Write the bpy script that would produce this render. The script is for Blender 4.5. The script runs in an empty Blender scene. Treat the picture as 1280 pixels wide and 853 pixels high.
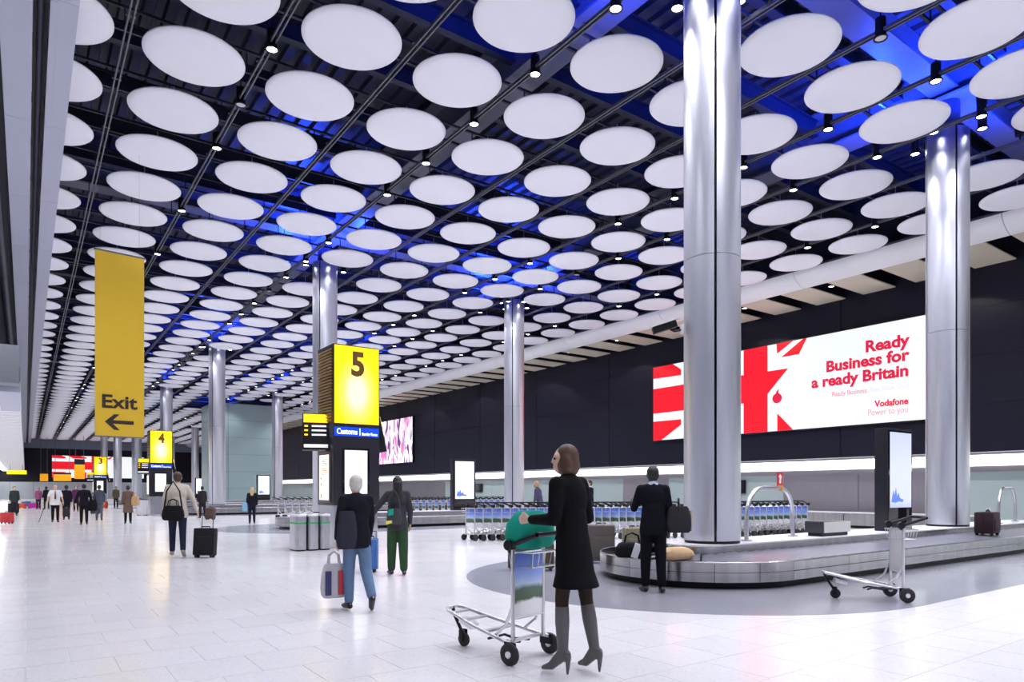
import bpy, bmesh, math, random
from mathutils import Vector, Matrix
random.seed(7)
R = math.radians
sc = bpy.context.scene
C = sc.collection

# ------------------------------------------------------------------ camera, world, exposure
FPX, HOR, EYE = 850.0, 613.0, 1.4
YAW = math.atan(608.0 / FPX)
cam_d = bpy.data.cameras.new('camera')
cam = bpy.data.objects.new('camera', cam_d)
C.objects.link(cam)
cam.location = (0, 0, EYE)
cam.rotation_euler = (R(90), 0, -YAW)
cam_d.sensor_width = 36.0
cam_d.lens = FPX / 1280 * 36.0
cam_d.shift_y = (HOR - 426.5) / 1280
cam_d.clip_end = 400
sc.camera = cam
world = bpy.data.worlds.new('world')
sc.world = world
world.use_nodes = True
world.node_tree.nodes['Background'].inputs[0].default_value = (0.6, 0.65, 0.8, 1)
world.node_tree.nodes['Background'].inputs[1].default_value = 0.05
vs = sc.view_settings
vs.view_transform = 'Standard'
vs.look = 'None'
vs.gamma = 1
vs.use_curve_mapping = False
vs.exposure = 0.15
LAMP = 185.0        # watts of one ceiling downlight
COLLAMP = 120.0     # watts of one fitting round a column head
BLUE = 1150.0        # watts of one blue uplight
try:
    sc.cycles.max_bounces = 5
    sc.cycles.diffuse_bounces = 3
    sc.cycles.glossy_bounces = 2
    sc.cycles.sample_clamp_indirect = 6
    sc.cycles.adaptive_threshold = 0.03
    sc.cycles.caustics_reflective = False
    sc.cycles.caustics_refractive = False
except Exception:
    pass

# ------------------------------------------------------------------ materials
MATS = {}
def nodes(m):
    m.use_nodes = True
    return m.node_tree.nodes, m.node_tree.links, m.node_tree.nodes['Principled BSDF']
def mat(name, col, rough=0.5, metal=0.0, emit=0.0, ecol=None, spec=None):
    if name in MATS: return MATS[name]
    m = bpy.data.materials.new(name)
    n, l, b = nodes(m)
    b.inputs['Base Color'].default_value = (*col, 1)
    b.inputs['Roughness'].default_value = rough
    b.inputs['Metallic'].default_value = metal
    if spec is not None: b.inputs['Specular IOR Level'].default_value = spec
    if emit:
        b.inputs['Emission Color'].default_value = (*(ecol or col), 1)
        b.inputs['Emission Strength'].default_value = emit
    MATS[name] = m
    return m
def vary(m, amount=0.06, scale=8.0, rough=0.0, stretch=(1, 1, 1), bump=0.0, coord='Object'):
    """fine procedural grain on colour, gloss and relief"""
    n, l, b = nodes(m)
    tc = n.new('ShaderNodeTexCoord'); mp = n.new('ShaderNodeMapping'); nz = n.new('ShaderNodeTexNoise')
    mp.inputs['Scale'].default_value = stretch
    nz.inputs['Scale'].default_value = scale; nz.inputs['Detail'].default_value = 2
    l.new(tc.outputs[coord], mp.inputs[0]); l.new(mp.outputs[0], nz.inputs['Vector'])
    c = b.inputs['Base Color'].default_value[:]
    mr = n.new('ShaderNodeMix'); mr.data_type = 'RGBA'
    mr.inputs[6].default_value = (*[max(0, x * (1 - amount)) for x in c[:3]], 1)
    mr.inputs[7].default_value = (*[min(1, x * (1 + amount)) for x in c[:3]], 1)
    l.new(nz.outputs[0], mr.inputs[0]); l.new(mr.outputs[2], b.inputs['Base Color'])
    if rough:
        q = n.new('ShaderNodeMapRange'); r0 = b.inputs['Roughness'].default_value
        q.inputs[3].default_value = max(0.02, r0 - rough); q.inputs[4].default_value = r0 + rough
        l.new(nz.outputs[0], q.inputs[0]); l.new(q.outputs[0], b.inputs['Roughness'])
    if bump:
        bp = n.new('ShaderNodeBump'); bp.inputs['Strength'].default_value = bump; bp.inputs['Distance'].default_value = 0.01
        l.new(nz.outputs[0], bp.inputs['Height']); l.new(bp.outputs[0], b.inputs['Normal'])
    return m
white_disc = vary(mat('disc_white', (0.87, 0.87, 0.94), 0.55), 0.02, 1.5)
pale_paint = vary(mat('pale_grey_paint', (0.46, 0.48, 0.60), 0.5), 0.03, 0.6)
white_paint = vary(mat('white_paint', (0.82, 0.82, 0.84), 0.5), 0.03, 0.7)
navy_steel = vary(mat('navy_painted_steel', (0.030, 0.034, 0.060), 0.5), 0.2, 2)
deck_mat = vary(mat('dark_roof_deck', (0.034, 0.038, 0.07), 0.45), 0.2, 1.2)
girder_mat = vary(mat('grey_painted_girder', (0.16, 0.17, 0.23), 0.5), 0.1, 1)
rail_mat = vary(mat('grey_rail', (0.12, 0.125, 0.15), 0.45, 0.3), 0.1, 3)
black_plastic = vary(mat('black_plastic', (0.010, 0.010, 0.012), 0.4, spec=0.25), 0.2, 10)
rubber = vary(mat('black_rubber', (0.018, 0.018, 0.02), 0.7), 0.2, 20)
steel = vary(mat('brushed_steel', (0.62, 0.62, 0.65), 0.28, 1.0), 0.03, 6, 0.02, (30, 30, 0.6))
col_steel = vary(mat('satin_steel_cladding', (0.76, 0.77, 0.82), 0.40, 1.0), 0.05, 1.2, 0.07, (6, 6, 0.5))
belt_steel = vary(mat('carousel_steel', (0.47, 0.46, 0.455), 0.22, 1.0), 0.28, 7, 0.05, (1, 1, 0.02))  # vertical bands in the colour stand in for reflections on the skirt
slat_mat = vary(mat('carousel_plate', (0.26, 0.26, 0.31), 0.32, 0.6), 0.1, 6, 0.05)
island_mat = vary(mat('island_top', (0.72, 0.72, 0.75), 0.3), 0.04, 2)
chrome = vary(mat('trolley_alloy', (0.72, 0.72, 0.72), 0.28, 0.85), 0.05, 20)
wall_black = vary(mat('charcoal_wall_panel', (0.012, 0.012, 0.024), 0.45, spec=0.22), 0.2, 5, 0.05, (1, 1, 9), 0.05)
lower_metal = vary(mat('mauve_steel_wall', (0.40, 0.37, 0.39), 0.35, 0.7), 0.06, 3, 0.05, (8, 8, 0.4))
lower_glass = vary(mat('green_glass_wall', (0.50, 0.60, 0.58), 0.15), 0.05, 0.8)
teal_glass = vary(mat('teal_glass_cladding', (0.42, 0.56, 0.56), 0.12), 0.06, 0.5, 0.03)
cove = mat('cove_light', (1, 1, 1), 0.5, 0, 3.2, (0.95, 0.98, 1.0))
lens_on = mat('lamp_lens_lit', (1, 1, 1), 0.5, 0, 14.0, (0.95, 0.97, 1.0))
lens_off = mat('lamp_lens_off', (0.55, 0.55, 0.6), 0.25)
lens_blue = mat('lamp_lens_blue', (0.1, 0.2, 1), 0.5, 0, 12.0, (0.05, 0.15, 1.0))
tan_panel = vary(mat('cream_soffit_panel', (0.62, 0.55, 0.44), 0.6), 0.04, 1)
yellow_cloth = vary(mat('yellow_banner_cloth', (0.72, 0.46, 0.02), 0.7), 0.04, 3)
ink = mat('dark_ink', (0.03, 0.014, 0.014), 0.6)
kiosk_dark = vary(mat('charcoal_kiosk', (0.022, 0.021, 0.028), 0.35, spec=0.25), 0.1, 3)
gold_slat = vary(mat('bronze_louvre', (0.34, 0.20, 0.05), 0.4, 0.5), 0.1, 5)
screen_black = mat('black_glass', (0.006, 0.006, 0.008), 0.06)
sign_blue = mat('blue_sign', (0.0, 0.03, 0.5), 0.4, 0, 0.8, (0.0, 0.06, 0.75))
sign_white = mat('lit_white', (1, 1, 1), 0.4, 0, 1.3)
sign_yellow = mat('lit_yellow', (1, 0.6, 0.0), 0.4, 0, 1.0, (1.0, 0.62, 0.0))
numeral = mat('numeral_brown', (0.10, 0.05, 0.005), 0.5, 0, 0.06, (0.5, 0.2, 0.0))
board_white = mat('lit_board_white', (0.15, 0.15, 0.15), 0.4, 0, 0.85, (0.92, 0.96, 1.0))
board_red = mat('lit_board_red', (0.35, 0.0, 0.005), 0.4, 0, 0.70, (1.0, 0.007, 0.022))
board_crimson = mat('lit_board_crimson', (0.3, 0.0, 0.02), 0.4, 0, 0.62, (0.9, 0.01, 0.06))
board_pale = mat('lit_board_pale_text', (0.5, 0.2, 0.25), 0.4, 0, 0.5, (0.85, 0.40, 0.48))
board_grey = mat('lit_board_grey_text', (0.4, 0.4, 0.45), 0.4, 0, 0.55, (0.78, 0.78, 0.84))

for _m in (lens_on, lens_off, lens_blue, sign_blue, sign_white, sign_yellow, numeral, board_red, board_crimson, board_pale, board_grey):
    _m.cycles.emission_sampling = 'NONE'

def floor_material(name, col, rough, scale=55.0):
    m = mat(name, col, rough)
    n, l, b = nodes(m)
    tc = n.new('ShaderNodeTexCoord'); gm = n.new('ShaderNodeNewGeometry')
    vo = n.new('ShaderNodeTexVoronoi'); vo.inputs['Scale'].default_value = scale
    rp = n.new('ShaderNodeValToRGB')
    rp.color_ramp.elements[0].position = 0.0; rp.color_ramp.elements[0].color = (*[x * 0.9 for x in col], 1)
    rp.color_ramp.elements[1].position = 0.35; rp.color_ramp.elements[1].color = (*col, 1)
    e = rp.color_ramp.elements.new(0.95); e.color = (*[min(1, x * 1.04) for x in col], 1)
    l.new(gm.outputs['Position'], vo.inputs['Vector']); l.new(vo.outputs['Color'], rp.inputs[0])
    nz = n.new('ShaderNodeTexNoise'); nz.inputs['Scale'].default_value = 0.8
    l.new(gm.outputs['Position'], nz.inputs['Vector'])
    ri = n.new('ShaderNodeMath'); ri.operation = 'MULTIPLY_ADD'; ri.inputs[1].default_value = 0.05; ri.inputs[2].default_value = 0.965
    oi = n.new('ShaderNodeObjectInfo'); l.new(oi.outputs['Random'], ri.inputs[0])
    mx = n.new('ShaderNodeMix'); mx.data_type = 'RGBA'; mx.blend_type = 'MULTIPLY'; mx.inputs[0].default_value = 1
    l.new(rp.outputs[0], mx.inputs[6]); l.new(ri.outputs[0], mx.inputs[7])
    l.new(mx.outputs[2], b.inputs['Base Color'])
    q = n.new('ShaderNodeMapRange'); q.inputs[3].default_value = rough - 0.05; q.inputs[4].default_value = rough + 0.06
    l.new(nz.outputs[0], q.inputs[0]); l.new(q.outputs[0], b.inputs['Roughness'])
    return m
tile_mat = floor_material('white_terrazzo', (0.77, 0.755, 0.765), 0.17)
grey_mat = floor_material('grey_terrazzo', (0.29, 0.295, 0.33), 0.20, 45)
grout_mat = mat('floor_grout', (0.56, 0.56, 0.58), 0.7)

def picture_mat(name, stops, scale, emit, stretch=(1, 1, 1), detail=3.0, dist=0.6):
    """flat printed picture: noise mapped on a colour ramp"""
    m = mat(name, (0.5, 0.5, 0.5), 0.4)
    n, l, b = nodes(m)
    tc = n.new('ShaderNodeTexCoord'); mp = n.new('ShaderNodeMapping'); nz = n.new('ShaderNodeTexNoise'); rp = n.new('ShaderNodeValToRGB')
    mp.inputs['Scale'].default_value = stretch
    nz.inputs['Scale'].default_value = scale; nz.inputs['Detail'].default_value = detail; nz.inputs['Distortion'].default_value = dist
    l.new(tc.outputs['Object'], mp.inputs[0]); l.new(mp.outputs[0], nz.inputs['Vector']); l.new(nz.outputs[0], rp.inputs[0])
    cr = rp.color_ramp
    cr.elements[0].position = stops[0][0]; cr.elements[0].color = (*stops[0][1], 1)
    cr.elements[1].position = stops[-1][0]; cr.elements[1].color = (*stops[-1][1], 1)
    for p, c in stops[1:-1]:
        cr.elements.new(p).color = (*c, 1)
    l.new(rp.outputs[0], b.inputs['Base Color']); l.new(rp.outputs[0], b.inputs['Emission Color'])
    b.inputs['Emission Strength'].default_value = emit
    return m
poster_mat = picture_mat('crowd_poster', [(0.30, (0.02, 0.03, 0.10)), (0.42, (0.25, 0.05, 0.25)), (0.47, (0.9, 0.9, 0.95)), (0.55, (0.95, 0.85, 0.9)), (0.60, (0.85, 0.15, 0.4)), (0.68, (0.05, 0.2, 0.45))], 1.1, 0.8, (1.5, 1, 0.45), 5)
def vertical_picture(name, stops, emit, height, wob=0.15):
    """flat print that changes from bottom to top: hills and sky on a trolley panel, tint on a screen"""
    m = mat(name, (0.5, 0.5, 0.5), 0.35)
    n, l, b = nodes(m)
    tc = n.new('ShaderNodeTexCoord'); sx = n.new('ShaderNodeSeparateXYZ'); nz = n.new('ShaderNodeTexNoise')
    nz.inputs['Scale'].default_value = 7 / height * 0.5
    l.new(tc.outputs['Object'], sx.inputs[0]); l.new(tc.outputs['Object'], nz.inputs['Vector'])
    a = n.new('ShaderNodeMath'); a.operation = 'DIVIDE'; a.inputs[1].default_value = height
    l.new(sx.outputs[2], a.inputs[0])
    w = n.new('ShaderNodeMath'); w.operation = 'MULTIPLY_ADD'; w.inputs[1].default_value = wob
    l.new(nz.outputs[0], w.inputs[0]); l.new(a.outputs[0], w.inputs[2])
    rp = n.new('ShaderNodeValToRGB'); cr = rp.color_ramp
    l.new(w.outputs[0], rp.inputs[0])
    cr.elements[0].position = stops[0][0]; cr.elements[0].color = (*stops[0][1], 1)
    cr.elements[1].position = stops[-1][0]; cr.elements[1].color = (*stops[-1][1], 1)
    for p, c in stops[1:-1]: cr.elements.new(p).color = (*c, 1)
    if emit < 0.3: l.new(rp.outputs[0], b.inputs['Base Color'])
    else: b.inputs['Base Color'].default_value = (0.03, 0.03, 0.035, 1)
    l.new(rp.outputs[0], b.inputs['Emission Color'])
    b.inputs['Emission Strength'].default_value = emit
    return m
panel_pic = vertical_picture('landscape_print', [(0.30, (0.75, 0.75, 0.78)), (0.34, (0.05, 0.09, 0.04)), (0.48, (0.07, 0.13, 0.08)), (0.56, (0.45, 0.55, 0.75)), (0.72, (0.22, 0.33, 0.75)), (1.0, (0.08, 0.14, 0.55))], 0.08, 0.55)
screen_pic = vertical_picture('pale_screen_picture', [(0.0, (0.45, 0.55, 0.85)), (0.16, (0.82, 0.87, 1.0)), (0.5, (0.80, 0.86, 1.0)), (1.0, (0.68, 0.75, 0.97))], 0.85, 1.7, 0.1)
screen_bright = vertical_picture('bright_screen_picture', [(0.0, (0.75, 0.82, 1.0)), (0.2, (0.95, 0.97, 1.0)), (1.0, (0.9, 0.94, 1.0))], 1.25, 1.7, 0.1)
screen_motif = mat('screen_blue_motif', (0.1, 0.2, 0.6), 0.4, 0, 0.5, (0.12, 0.2, 0.65))

def lightbox_mat(name, w, h):
    """backlit yellow sign face, the tubes behind it whiten its middle"""
    m = mat(name, (0.9, 0.6, 0.0), 0.4)
    n, l, b = nodes(m)
    tc = n.new('ShaderNodeTexCoord'); mp = n.new('ShaderNodeMapping')
    mp.inputs['Location'].default_value = (0, 0, -0.42 * h / (h * 0.5)); mp.inputs['Scale'].default_value = (1 / (w * 0.52), 0, 1 / (h * 0.5))
    ln = n.new('ShaderNodeVectorMath'); ln.operation = 'LENGTH'
    l.new(tc.outputs['Object'], mp.inputs[0]); l.new(mp.outputs[0], ln.inputs[0])
    rp = n.new('ShaderNodeValToRGB'); cr = rp.color_ramp
    cr.elements[0].position = 0.3; cr.elements[0].color = (1.0, 0.93, 0.72, 1)
    cr.elements[1].position = 0.95; cr.elements[1].color = (1.0, 0.54, 0.0, 1)
    e = cr.elements.new(0.62); e.color = (1.0, 0.72, 0.16, 1)
    l.new(ln.outputs['Value'], rp.inputs[0]); l.new(rp.outputs[0], b.inputs['Emission Color'])
    b.inputs['Emission Strength'].default_value = 1.05
    return m
lightbox = lightbox_mat('backlit_yellow_face', 1.1, 1.9)

# ------------------------------------------------------------------ mesh helpers
_bench = bpy.data.scenes.new('bench')           # small scratch scene where modifiers and lettering are turned into plain meshes
def baked(o):
    _bench.collection.objects.link(o)
    vl = _bench.view_layers[0]; vl.update()
    me = bpy.data.meshes.new_from_object(o.evaluated_get(vl.depsgraph))
    _bench.collection.objects.unlink(o)
    return me
def link(o): C.objects.link(o); return o
def add_box(bm, c, s, bev=0.0, rot=None):
    r = bmesh.ops.create_cube(bm, size=1.0)
    vv = r['verts']
    M = Matrix.Translation(Vector(c)) @ (rot.to_4x4() if rot else Matrix.Identity(4)) @ Matrix.Diagonal((*s, 1))
    bmesh.ops.transform(bm, matrix=M, verts=vv)
    if bev:
        ee = list({e for v in vv for e in v.link_edges})
        bmesh.ops.bevel(bm, geom=ee, offset=bev, segments=2, affect='EDGES', profile=0.6)
def box(x0, x1, y0, y1, z0, z1, bev=0.0):
    bm = bmesh.new()
    add_box(bm, ((x0 + x1) / 2, (y0 + y1) / 2, (z0 + z1) / 2), (x1 - x0, y1 - y0, z1 - z0), bev)
    return bm
def add_cyl(bm, p0, p1, r0, r1=None, seg=16, caps=True):
    r1 = r0 if r1 is None else r1
    p0, p1 = Vector(p0), Vector(p1); d = (p1 - p0)
    q = d.to_track_quat('Z', 'Y').to_matrix()
    A = [bm.verts.new(p0 + q @ Vector((r0 * math.cos(2 * math.pi * k / seg), r0 * math.sin(2 * math.pi * k / seg), 0))) for k in range(seg)]
    B = [bm.verts.new(p1 + q @ Vector((r1 * math.cos(2 * math.pi * k / seg), r1 * math.sin(2 * math.pi * k / seg), 0))) for k in range(seg)]
    for k in range(seg):
        bm.faces.new((A[k], A[(k + 1) % seg], B[(k + 1) % seg], B[k]))
    if caps:
        bm.faces.new(A[::-1]); bm.faces.new(B)
def add_tube(bm, pts, r, seg=8, closed=False):
    pts = [Vector(p) for p in pts]; n = len(pts); rings = []
    up = None
    for i, p in enumerate(pts):
        a = pts[(i - 1) % n] if (closed or i > 0) else p
        b = pts[(i + 1) % n] if (closed or i < n - 1) else p
        t = (b - a).normalized()
        if up is None:
            up = Vector((0, 0, 1)) if abs(t.z) < 0.9 else Vector((1, 0, 0))
        x = up.cross(t)
        if x.length < 1e-4: x = Vector((1, 0, 0)).cross(t)
        x.normalize(); y = t.cross(x).normalized(); up = y
        rings.append([bm.verts.new(p + x * (r * math.cos(2 * math.pi * k / seg)) + y * (r * math.sin(2 * math.pi * k / seg))) for k in range(seg)])
    m = n if closed else n - 1
    for i in range(m):
        A, B = rings[i], rings[(i + 1) % n]
        for k in range(seg):
            bm.faces.new((A[k], A[(k + 1) % seg], B[(k + 1) % seg], B[k]))
    if not closed:
        bm.faces.new(rings[0][::-1]); bm.faces.new(rings[-1])
def add_lathe(bm, prof, seg=32, c=(0, 0, 0)):
    rings = []
    for (r, z) in prof:
        if r < 1e-5: rings.append([bm.verts.new((c[0], c[1], c[2] + z))])
        else: rings.append([bm.verts.new((c[0] + r * math.cos(2 * math.pi * k / seg), c[1] + r * math.sin(2 * math.pi * k / seg), c[2] + z)) for k in range(seg)])
    for A, B in zip(rings, rings[1:]):
        for k in range(seg):
            k2 = (k + 1) % seg
            if len(A) == 1 and len(B) > 1: bm.faces.new((A[0], B[k2], B[k]))
            elif len(B) == 1: bm.faces.new((A[k], A[k2], B[0]))
            else: bm.faces.new((A[k], A[k2], B[k2], B[k]))
def add_prism(bm, poly, z0, z1):
    """polygon in xy pulled up from z0 to z1"""
    A = [bm.verts.new((x, y, z0)) for x, y in poly]; B = [bm.verts.new((x, y, z1)) for x, y in poly]
    n = len(poly)
    bm.faces.new(A[::-1]); bm.faces.new(B)
    for k in range(n): bm.faces.new((A[k], A[(k + 1) % n], B[(k + 1) % n], B[k]))
def smooth_mesh(me, ang=40):
    for p in me.polygons: p.use_smooth = True
    try: me.set_sharp_from_angle(angle=R(ang))
    except Exception: pass
def mesh_of(name, bm, m, smooth=True):
    bmesh.ops.recalc_face_normals(bm, faces=bm.faces[:])
    me = bpy.data.meshes.new(name); bm.to_mesh(me); bm.free()
    if m: me.materials.append(m)
    if smooth: smooth_mesh(me)
    return me
def obj(name, bm, m, parent=None, loc=None, rot=None, smooth=True):
    me = bm if isinstance(bm, bpy.types.Mesh) else mesh_of(name, bm, m, smooth)
    o = link(bpy.data.objects.new(name, me))
    if parent: o.parent = parent
    if loc is not None: o.location = loc
    if rot is not None: o.rotation_euler = rot
    return o
def tag(o, label, cat, group=None):
    o['label'] = label; o['category'] = cat
    if group: o['group'] = group
    return o
def thing(name, label, cat, loc=(0, 0, 0), rotz=0.0, group=None):
    o = link(bpy.data.objects.new(name, None)); o.empty_display_size = 0.2
    o.location = loc; o.rotation_euler = (0, 0, rotz)
    return tag(o, label, cat, group)
def struct(name, bm, m, label, parent=None, cat=None, smooth=True):
    o = obj(name, bm, m, parent, smooth=smooth)
    if parent is None:
        o['kind'] = 'structure'; o['label'] = label
        if cat: o['category'] = cat
    return o
def copy_tree(o, parent=None):
    c = o.copy(); C.objects.link(c); c.parent = parent
    for ch in list(o.children): copy_tree(ch, c)
    return c
def text_mesh(s, size, bold=0.0, align='CENTER', ext=0.004):
    cu = bpy.data.curves.new('lettering', 'FONT'); cu.body = s; cu.size = size; cu.align_x = align
    cu.extrude = ext; cu.offset = bold; cu.resolution_u = 3
    t = bpy.data.objects.new('lettering', cu)
    me = baked(t)
    bpy.data.objects.remove(t); bpy.data.curves.remove(cu)
    me.transform(Matrix.Rotation(R(90), 4, 'X'))     # upright, reads from -Y
    return me
def text(name, s, size, m, parent, loc, bold=0.0, align='CENTER', fit=None, rotz=0.0):
    me = text_mesh(s, size, bold, align)
    if fit:                                           # width the line has on the sign
        xs = [v.co.x for v in me.vertices]; w = max(xs) - min(xs)
        if w > 0: me.transform(Matrix.Diagonal((fit / w, 1, 1, 1)))
    me.materials.append(m)
    o = link(bpy.data.objects.new(name, me)); o.parent = parent; o.location = loc; o.rotation_euler = (0, 0, rotz)
    return o
def flat(name, poly, y0, y1, m, parent):
    """shape drawn in x,z and given thickness along y"""
    bm = bmesh.new()
    A = [bm.verts.new((x, y0, z)) for x, z in poly]; B = [bm.verts.new((x, y1, z)) for x, z in poly]
    n = len(poly); bm.faces.new(A); bm.faces.new(B[::-1])
    for k in range(n): bm.faces.new((A[k], B[k], B[(k + 1) % n], A[(k + 1) % n]))
    return obj(name, bm, m, parent, smooth=False)
def spot(name, parent, loc, watts, angle, col=(0.90, 0.91, 1.0), rad=0.09, rot=(0, 0, 0), blend=0.6):
    ld = bpy.data.lights.new(name, 'SPOT'); ld.energy = watts; ld.color = col
    ld.spot_size = R(angle); ld.spot_blend = blend; ld.shadow_soft_size = rad
    o = link(bpy.data.objects.new(name, ld)); o.parent = parent; o.location = loc; o.rotation_euler = rot
    return o
CO, SI = math.cos(YAW), math.sin(YAW)
def project(x, y, z):
    d = x * SI + y * CO
    if d < 0.3: return None
    return 640 + FPX * (x * CO - y * SI) / d, HOR - (z - EYE) * FPX / d, d
def floor_at(u, v, z=0.0):
    d = FPX * (EYE - z) / (v - HOR); r = (u - 640) / FPX * d
    return r * CO + d * SI, -r * SI + d * CO
ORD = ['first', 'second', 'third', 'fourth', 'fifth', 'sixth', 'seventh', 'eighth', 'ninth', 'tenth', 'eleventh', 'twelfth', 'thirteenth', 'fourteenth', 'fifteenth', 'sixteenth', 'seventeenth', 'eighteenth', 'nineteenth', 'twentieth']
ORD += ['twenty-' + w for w in ORD[:9]] + ['thirtieth']

# ------------------------------------------------------------------ dimensions of the hall
XW = 26.4             # charcoal wall
XL, Y0, Y1 = -8.0, -14.0, 132.0
PX, PY = 2.165, 2.19  # disc pitch
CX = [9.05, 17.71]    # column lines
CY = [7.08 + 17.52 * k for k in range(7)]
ZD = 9.3              # underside of discs
ZS = 8.97             # soffit along the right wall
ZDECK = 11.8

# ------------------------------------------------------------------ floor
fl = struct('floor', box(XL, XW + 1.2, Y0, Y1, -0.3, -0.003), grout_mat, 'pale polished terrazzo floor of the baggage hall', smooth=False)
TS = 0.6
GC, GR = (8.9, 7.45), 3.65          # grey ring round the near carousel
cells = []
j0, j1 = int(Y0 / TS), int(Y1 / TS)
for j in range(j0, j1):
    off = (j % 2) * 0.3
    for i in range(int(XL / TS), int((XW + 0.6) / TS)):
        x0 = i * TS + off; y0 = j * TS
        cells.append((x0, y0))
def tile_rank(c):
    p = project(c[0] + .3, c[1] + .3, 0)
    if not p or not (-30 < p[0] < 1310 and p[1] < 870): return 1e9
    return p[2]
cells.sort(key=tile_rank)
g = 0.0025
tbm = bmesh.new(); add_box(tbm, (0.3, 0.3, -0.0015), (TS - 2 * g, TS - 2 * g, 0.003))
tme = mesh_of('tile', tbm, tile_mat, False)
for (x, y) in cells[:300]:
    obj('tile', tme, None, fl, (x, y, 0))
V, F = [], []
for (x, y) in cells[300:]:
    k = len(V)
    V += [(x + g, y + g, 0), (x + TS - g, y + g, 0), (x + TS - g, y + TS - g, 0), (x + g, y + TS - g, 0)]
    F.append((k, k + 1, k + 2, k + 3))
me = bpy.data.meshes.new('paving'); me.from_pydata(V, [], F); me.materials.append(tile_mat)
pv = obj('paving', me, None, fl); pv['kind'] = 'stuff'
def obround(cx, cy, r, xe, n=40, both=False):
    p = [(cx + r * math.cos(R(90) + math.pi * k / n), cy + r * math.sin(R(90) + math.pi * k / n)) for k in range(n + 1)]
    if both: p += [(xe + r * math.cos(R(-90) + math.pi * k / n), cy + r * math.sin(R(-90) + math.pi * k / n)) for k in range(n + 1)]
    else: p += [(xe, cy - r), (xe, cy + r)]
    return p
for k, cy in enumerate(CY[:5]):
    bm = bmesh.new(); add_prism(bm, obround(GC[0], cy + 0.37, GR, 24.55), 0.0005, 0.0035)
    s = struct('floor_inlay', bm, grey_mat, 'grey terrazzo apron around the ' + ['near', 'second', 'third', 'fourth', 'fifth'][k] + ' carousel', smooth=False)

# ------------------------------------------------------------------ walls
wr = struct('wall_right', box(XW + 0.02, XW + 0.9, Y0, Y1, 2.7, 12), wall_black, 'charcoal upper wall along the carousels carrying lit posters', smooth=False)
pw, rows = 6.6, 4
ph = (ZS + 0.3 - 2.7) / rows
pbm = bmesh.new(); add_box(pbm, (0, pw / 2, ph / 2), (0.04, pw - 0.03, ph - 0.008), 0.003)
pme = mesh_of('wall_panel', pbm, wall_black, False)
y = 14.4 - 4 * pw
while y < Y1:
    for q in range(rows): obj('wall_panel', pme, None, wr, (XW, y, 2.7 + q * ph))
    y += pw
wl = struct('wall_lower_right', box(XW + 0.8, XW + 1.1, Y0, Y1, 0, 2.7), lower_metal, 'low recessed wall of steel and glass panels behind the carousels', smooth=False)
lw = 3.3
for mname, mm in (('m', lower_metal), ('g', lower_glass)):
    b2 = bmesh.new(); add_box(b2, (0, lw / 2, 1.02), (0.03, lw - 0.02, 2.04), 0.003)
    MATS['pl_' + mname] = mesh_of('wall_panel', b2, mm, False)
yy = -9.0
while yy < Y1:
    glass = (15 < yy < 21) or (25 < yy < 46) or (yy > 62) or yy < 9
    obj('wall_panel', MATS['pl_g' if glass else 'pl_m'], None, wl, (XW + 0.78, yy, 0))
    yy += lw
yy = -9.0; cb = bmesh.new(); add_box(cb, (0, 3.3, 0), (0.05, 6.56, 0.38), 0.004)
cme = mesh_of('light_band', cb, cove)
k = 0
while yy < Y1 - 7:
    o = obj('light_band', cme, None, wl, (XW + 0.76, yy, 2.44)); yy += 6.6
struct('wall_back', box(XL, XW + 1, Y0 - 0.3, Y0, 0, 12), pale_paint, 'plain pale wall closing the hall behind the viewer', smooth=False)
struct('wall_left', box(XL - 0.3, XL, Y0, Y1, 0, 12), pale_paint, 'plain pale wall on the arrivals side of the hall', smooth=False)
we = struct('wall_end', box(XL, XW + 1, Y1, Y1 + 0.3, 2.7, 8.1), wall_black, 'charcoal end wall far down the hall with a lit poster', smooth=False)
obj('bulkhead', box(XL, XW + 1, Y1 - 0.6, Y1 + 0.3, 8.1, 12, 0.02), mat('slate_paint', (0.17, 0.19, 0.27), 0.5), we)
lowend = vary(mat('pale_partition', (0.55, 0.60, 0.66), 0.3), 0.05, 0.5)
x = XL
pb = bmesh.new(); add_box(pb, (1.5, 0, 1.35), (2.97, 0.3, 2.7), 0.01)
pm = mesh_of('partition_panel', pb, lowend, False)
while x < XW:
    obj('partition_panel', pm, None, we, (x, Y1 + 0.1, 0)); x += 3.0

# ------------------------------------------------------------------ ceiling: deck, girders, joists, rails
bm = bmesh.new()
xs = []; x = XL
while x < XW + 1.2:
    xs += [(x, ZDECK), (x + 0.18, ZDECK), (x + 0.22, ZDECK + 0.1), (x + 0.38, ZDECK + 0.1), (x + 0.42, ZDECK)]; x += 0.42
A = [bm.verts.new((a, Y0, b)) for a, b in xs]; B = [bm.verts.new((a, Y1, b)) for a, b in xs]
for k in range(len(xs) - 1): bm.faces.new((A[k], A[k + 1], B[k + 1], B[k]))
a = bm.verts.new((XL, Y0, ZDECK + .4)); b = bm.verts.new((XW + 1.2, Y0, ZDECK + .4)); c = bm.verts.new((XW + 1.2, Y1, ZDECK + .4)); d = bm.verts.new((XL, Y1, ZDECK + .4))
bm.faces.new((a, b, c, d))
ce = struct('ceiling', bm, deck_mat, 'dark ribbed roof deck above the hanging discs', smooth=False)
def ibeam_x(x0, x1, h, w):
    bm = bmesh.new(); L = x1 - x0; c = (x0 + x1) / 2
    add_box(bm, (c, 0, -0.02), (L, w, 0.04)); add_box(bm, (c, 0, -h + 0.02), (L, w, 0.04)); add_box(bm, (c, 0, -h / 2), (L, 0.03, h - 0.08))
    return bm
jme = mesh_of('joist', ibeam_x(XL, XW + 1, 0.45, 0.2), navy_steel, False)
y = CY[0] - 9 * PY + PY / 2
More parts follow.
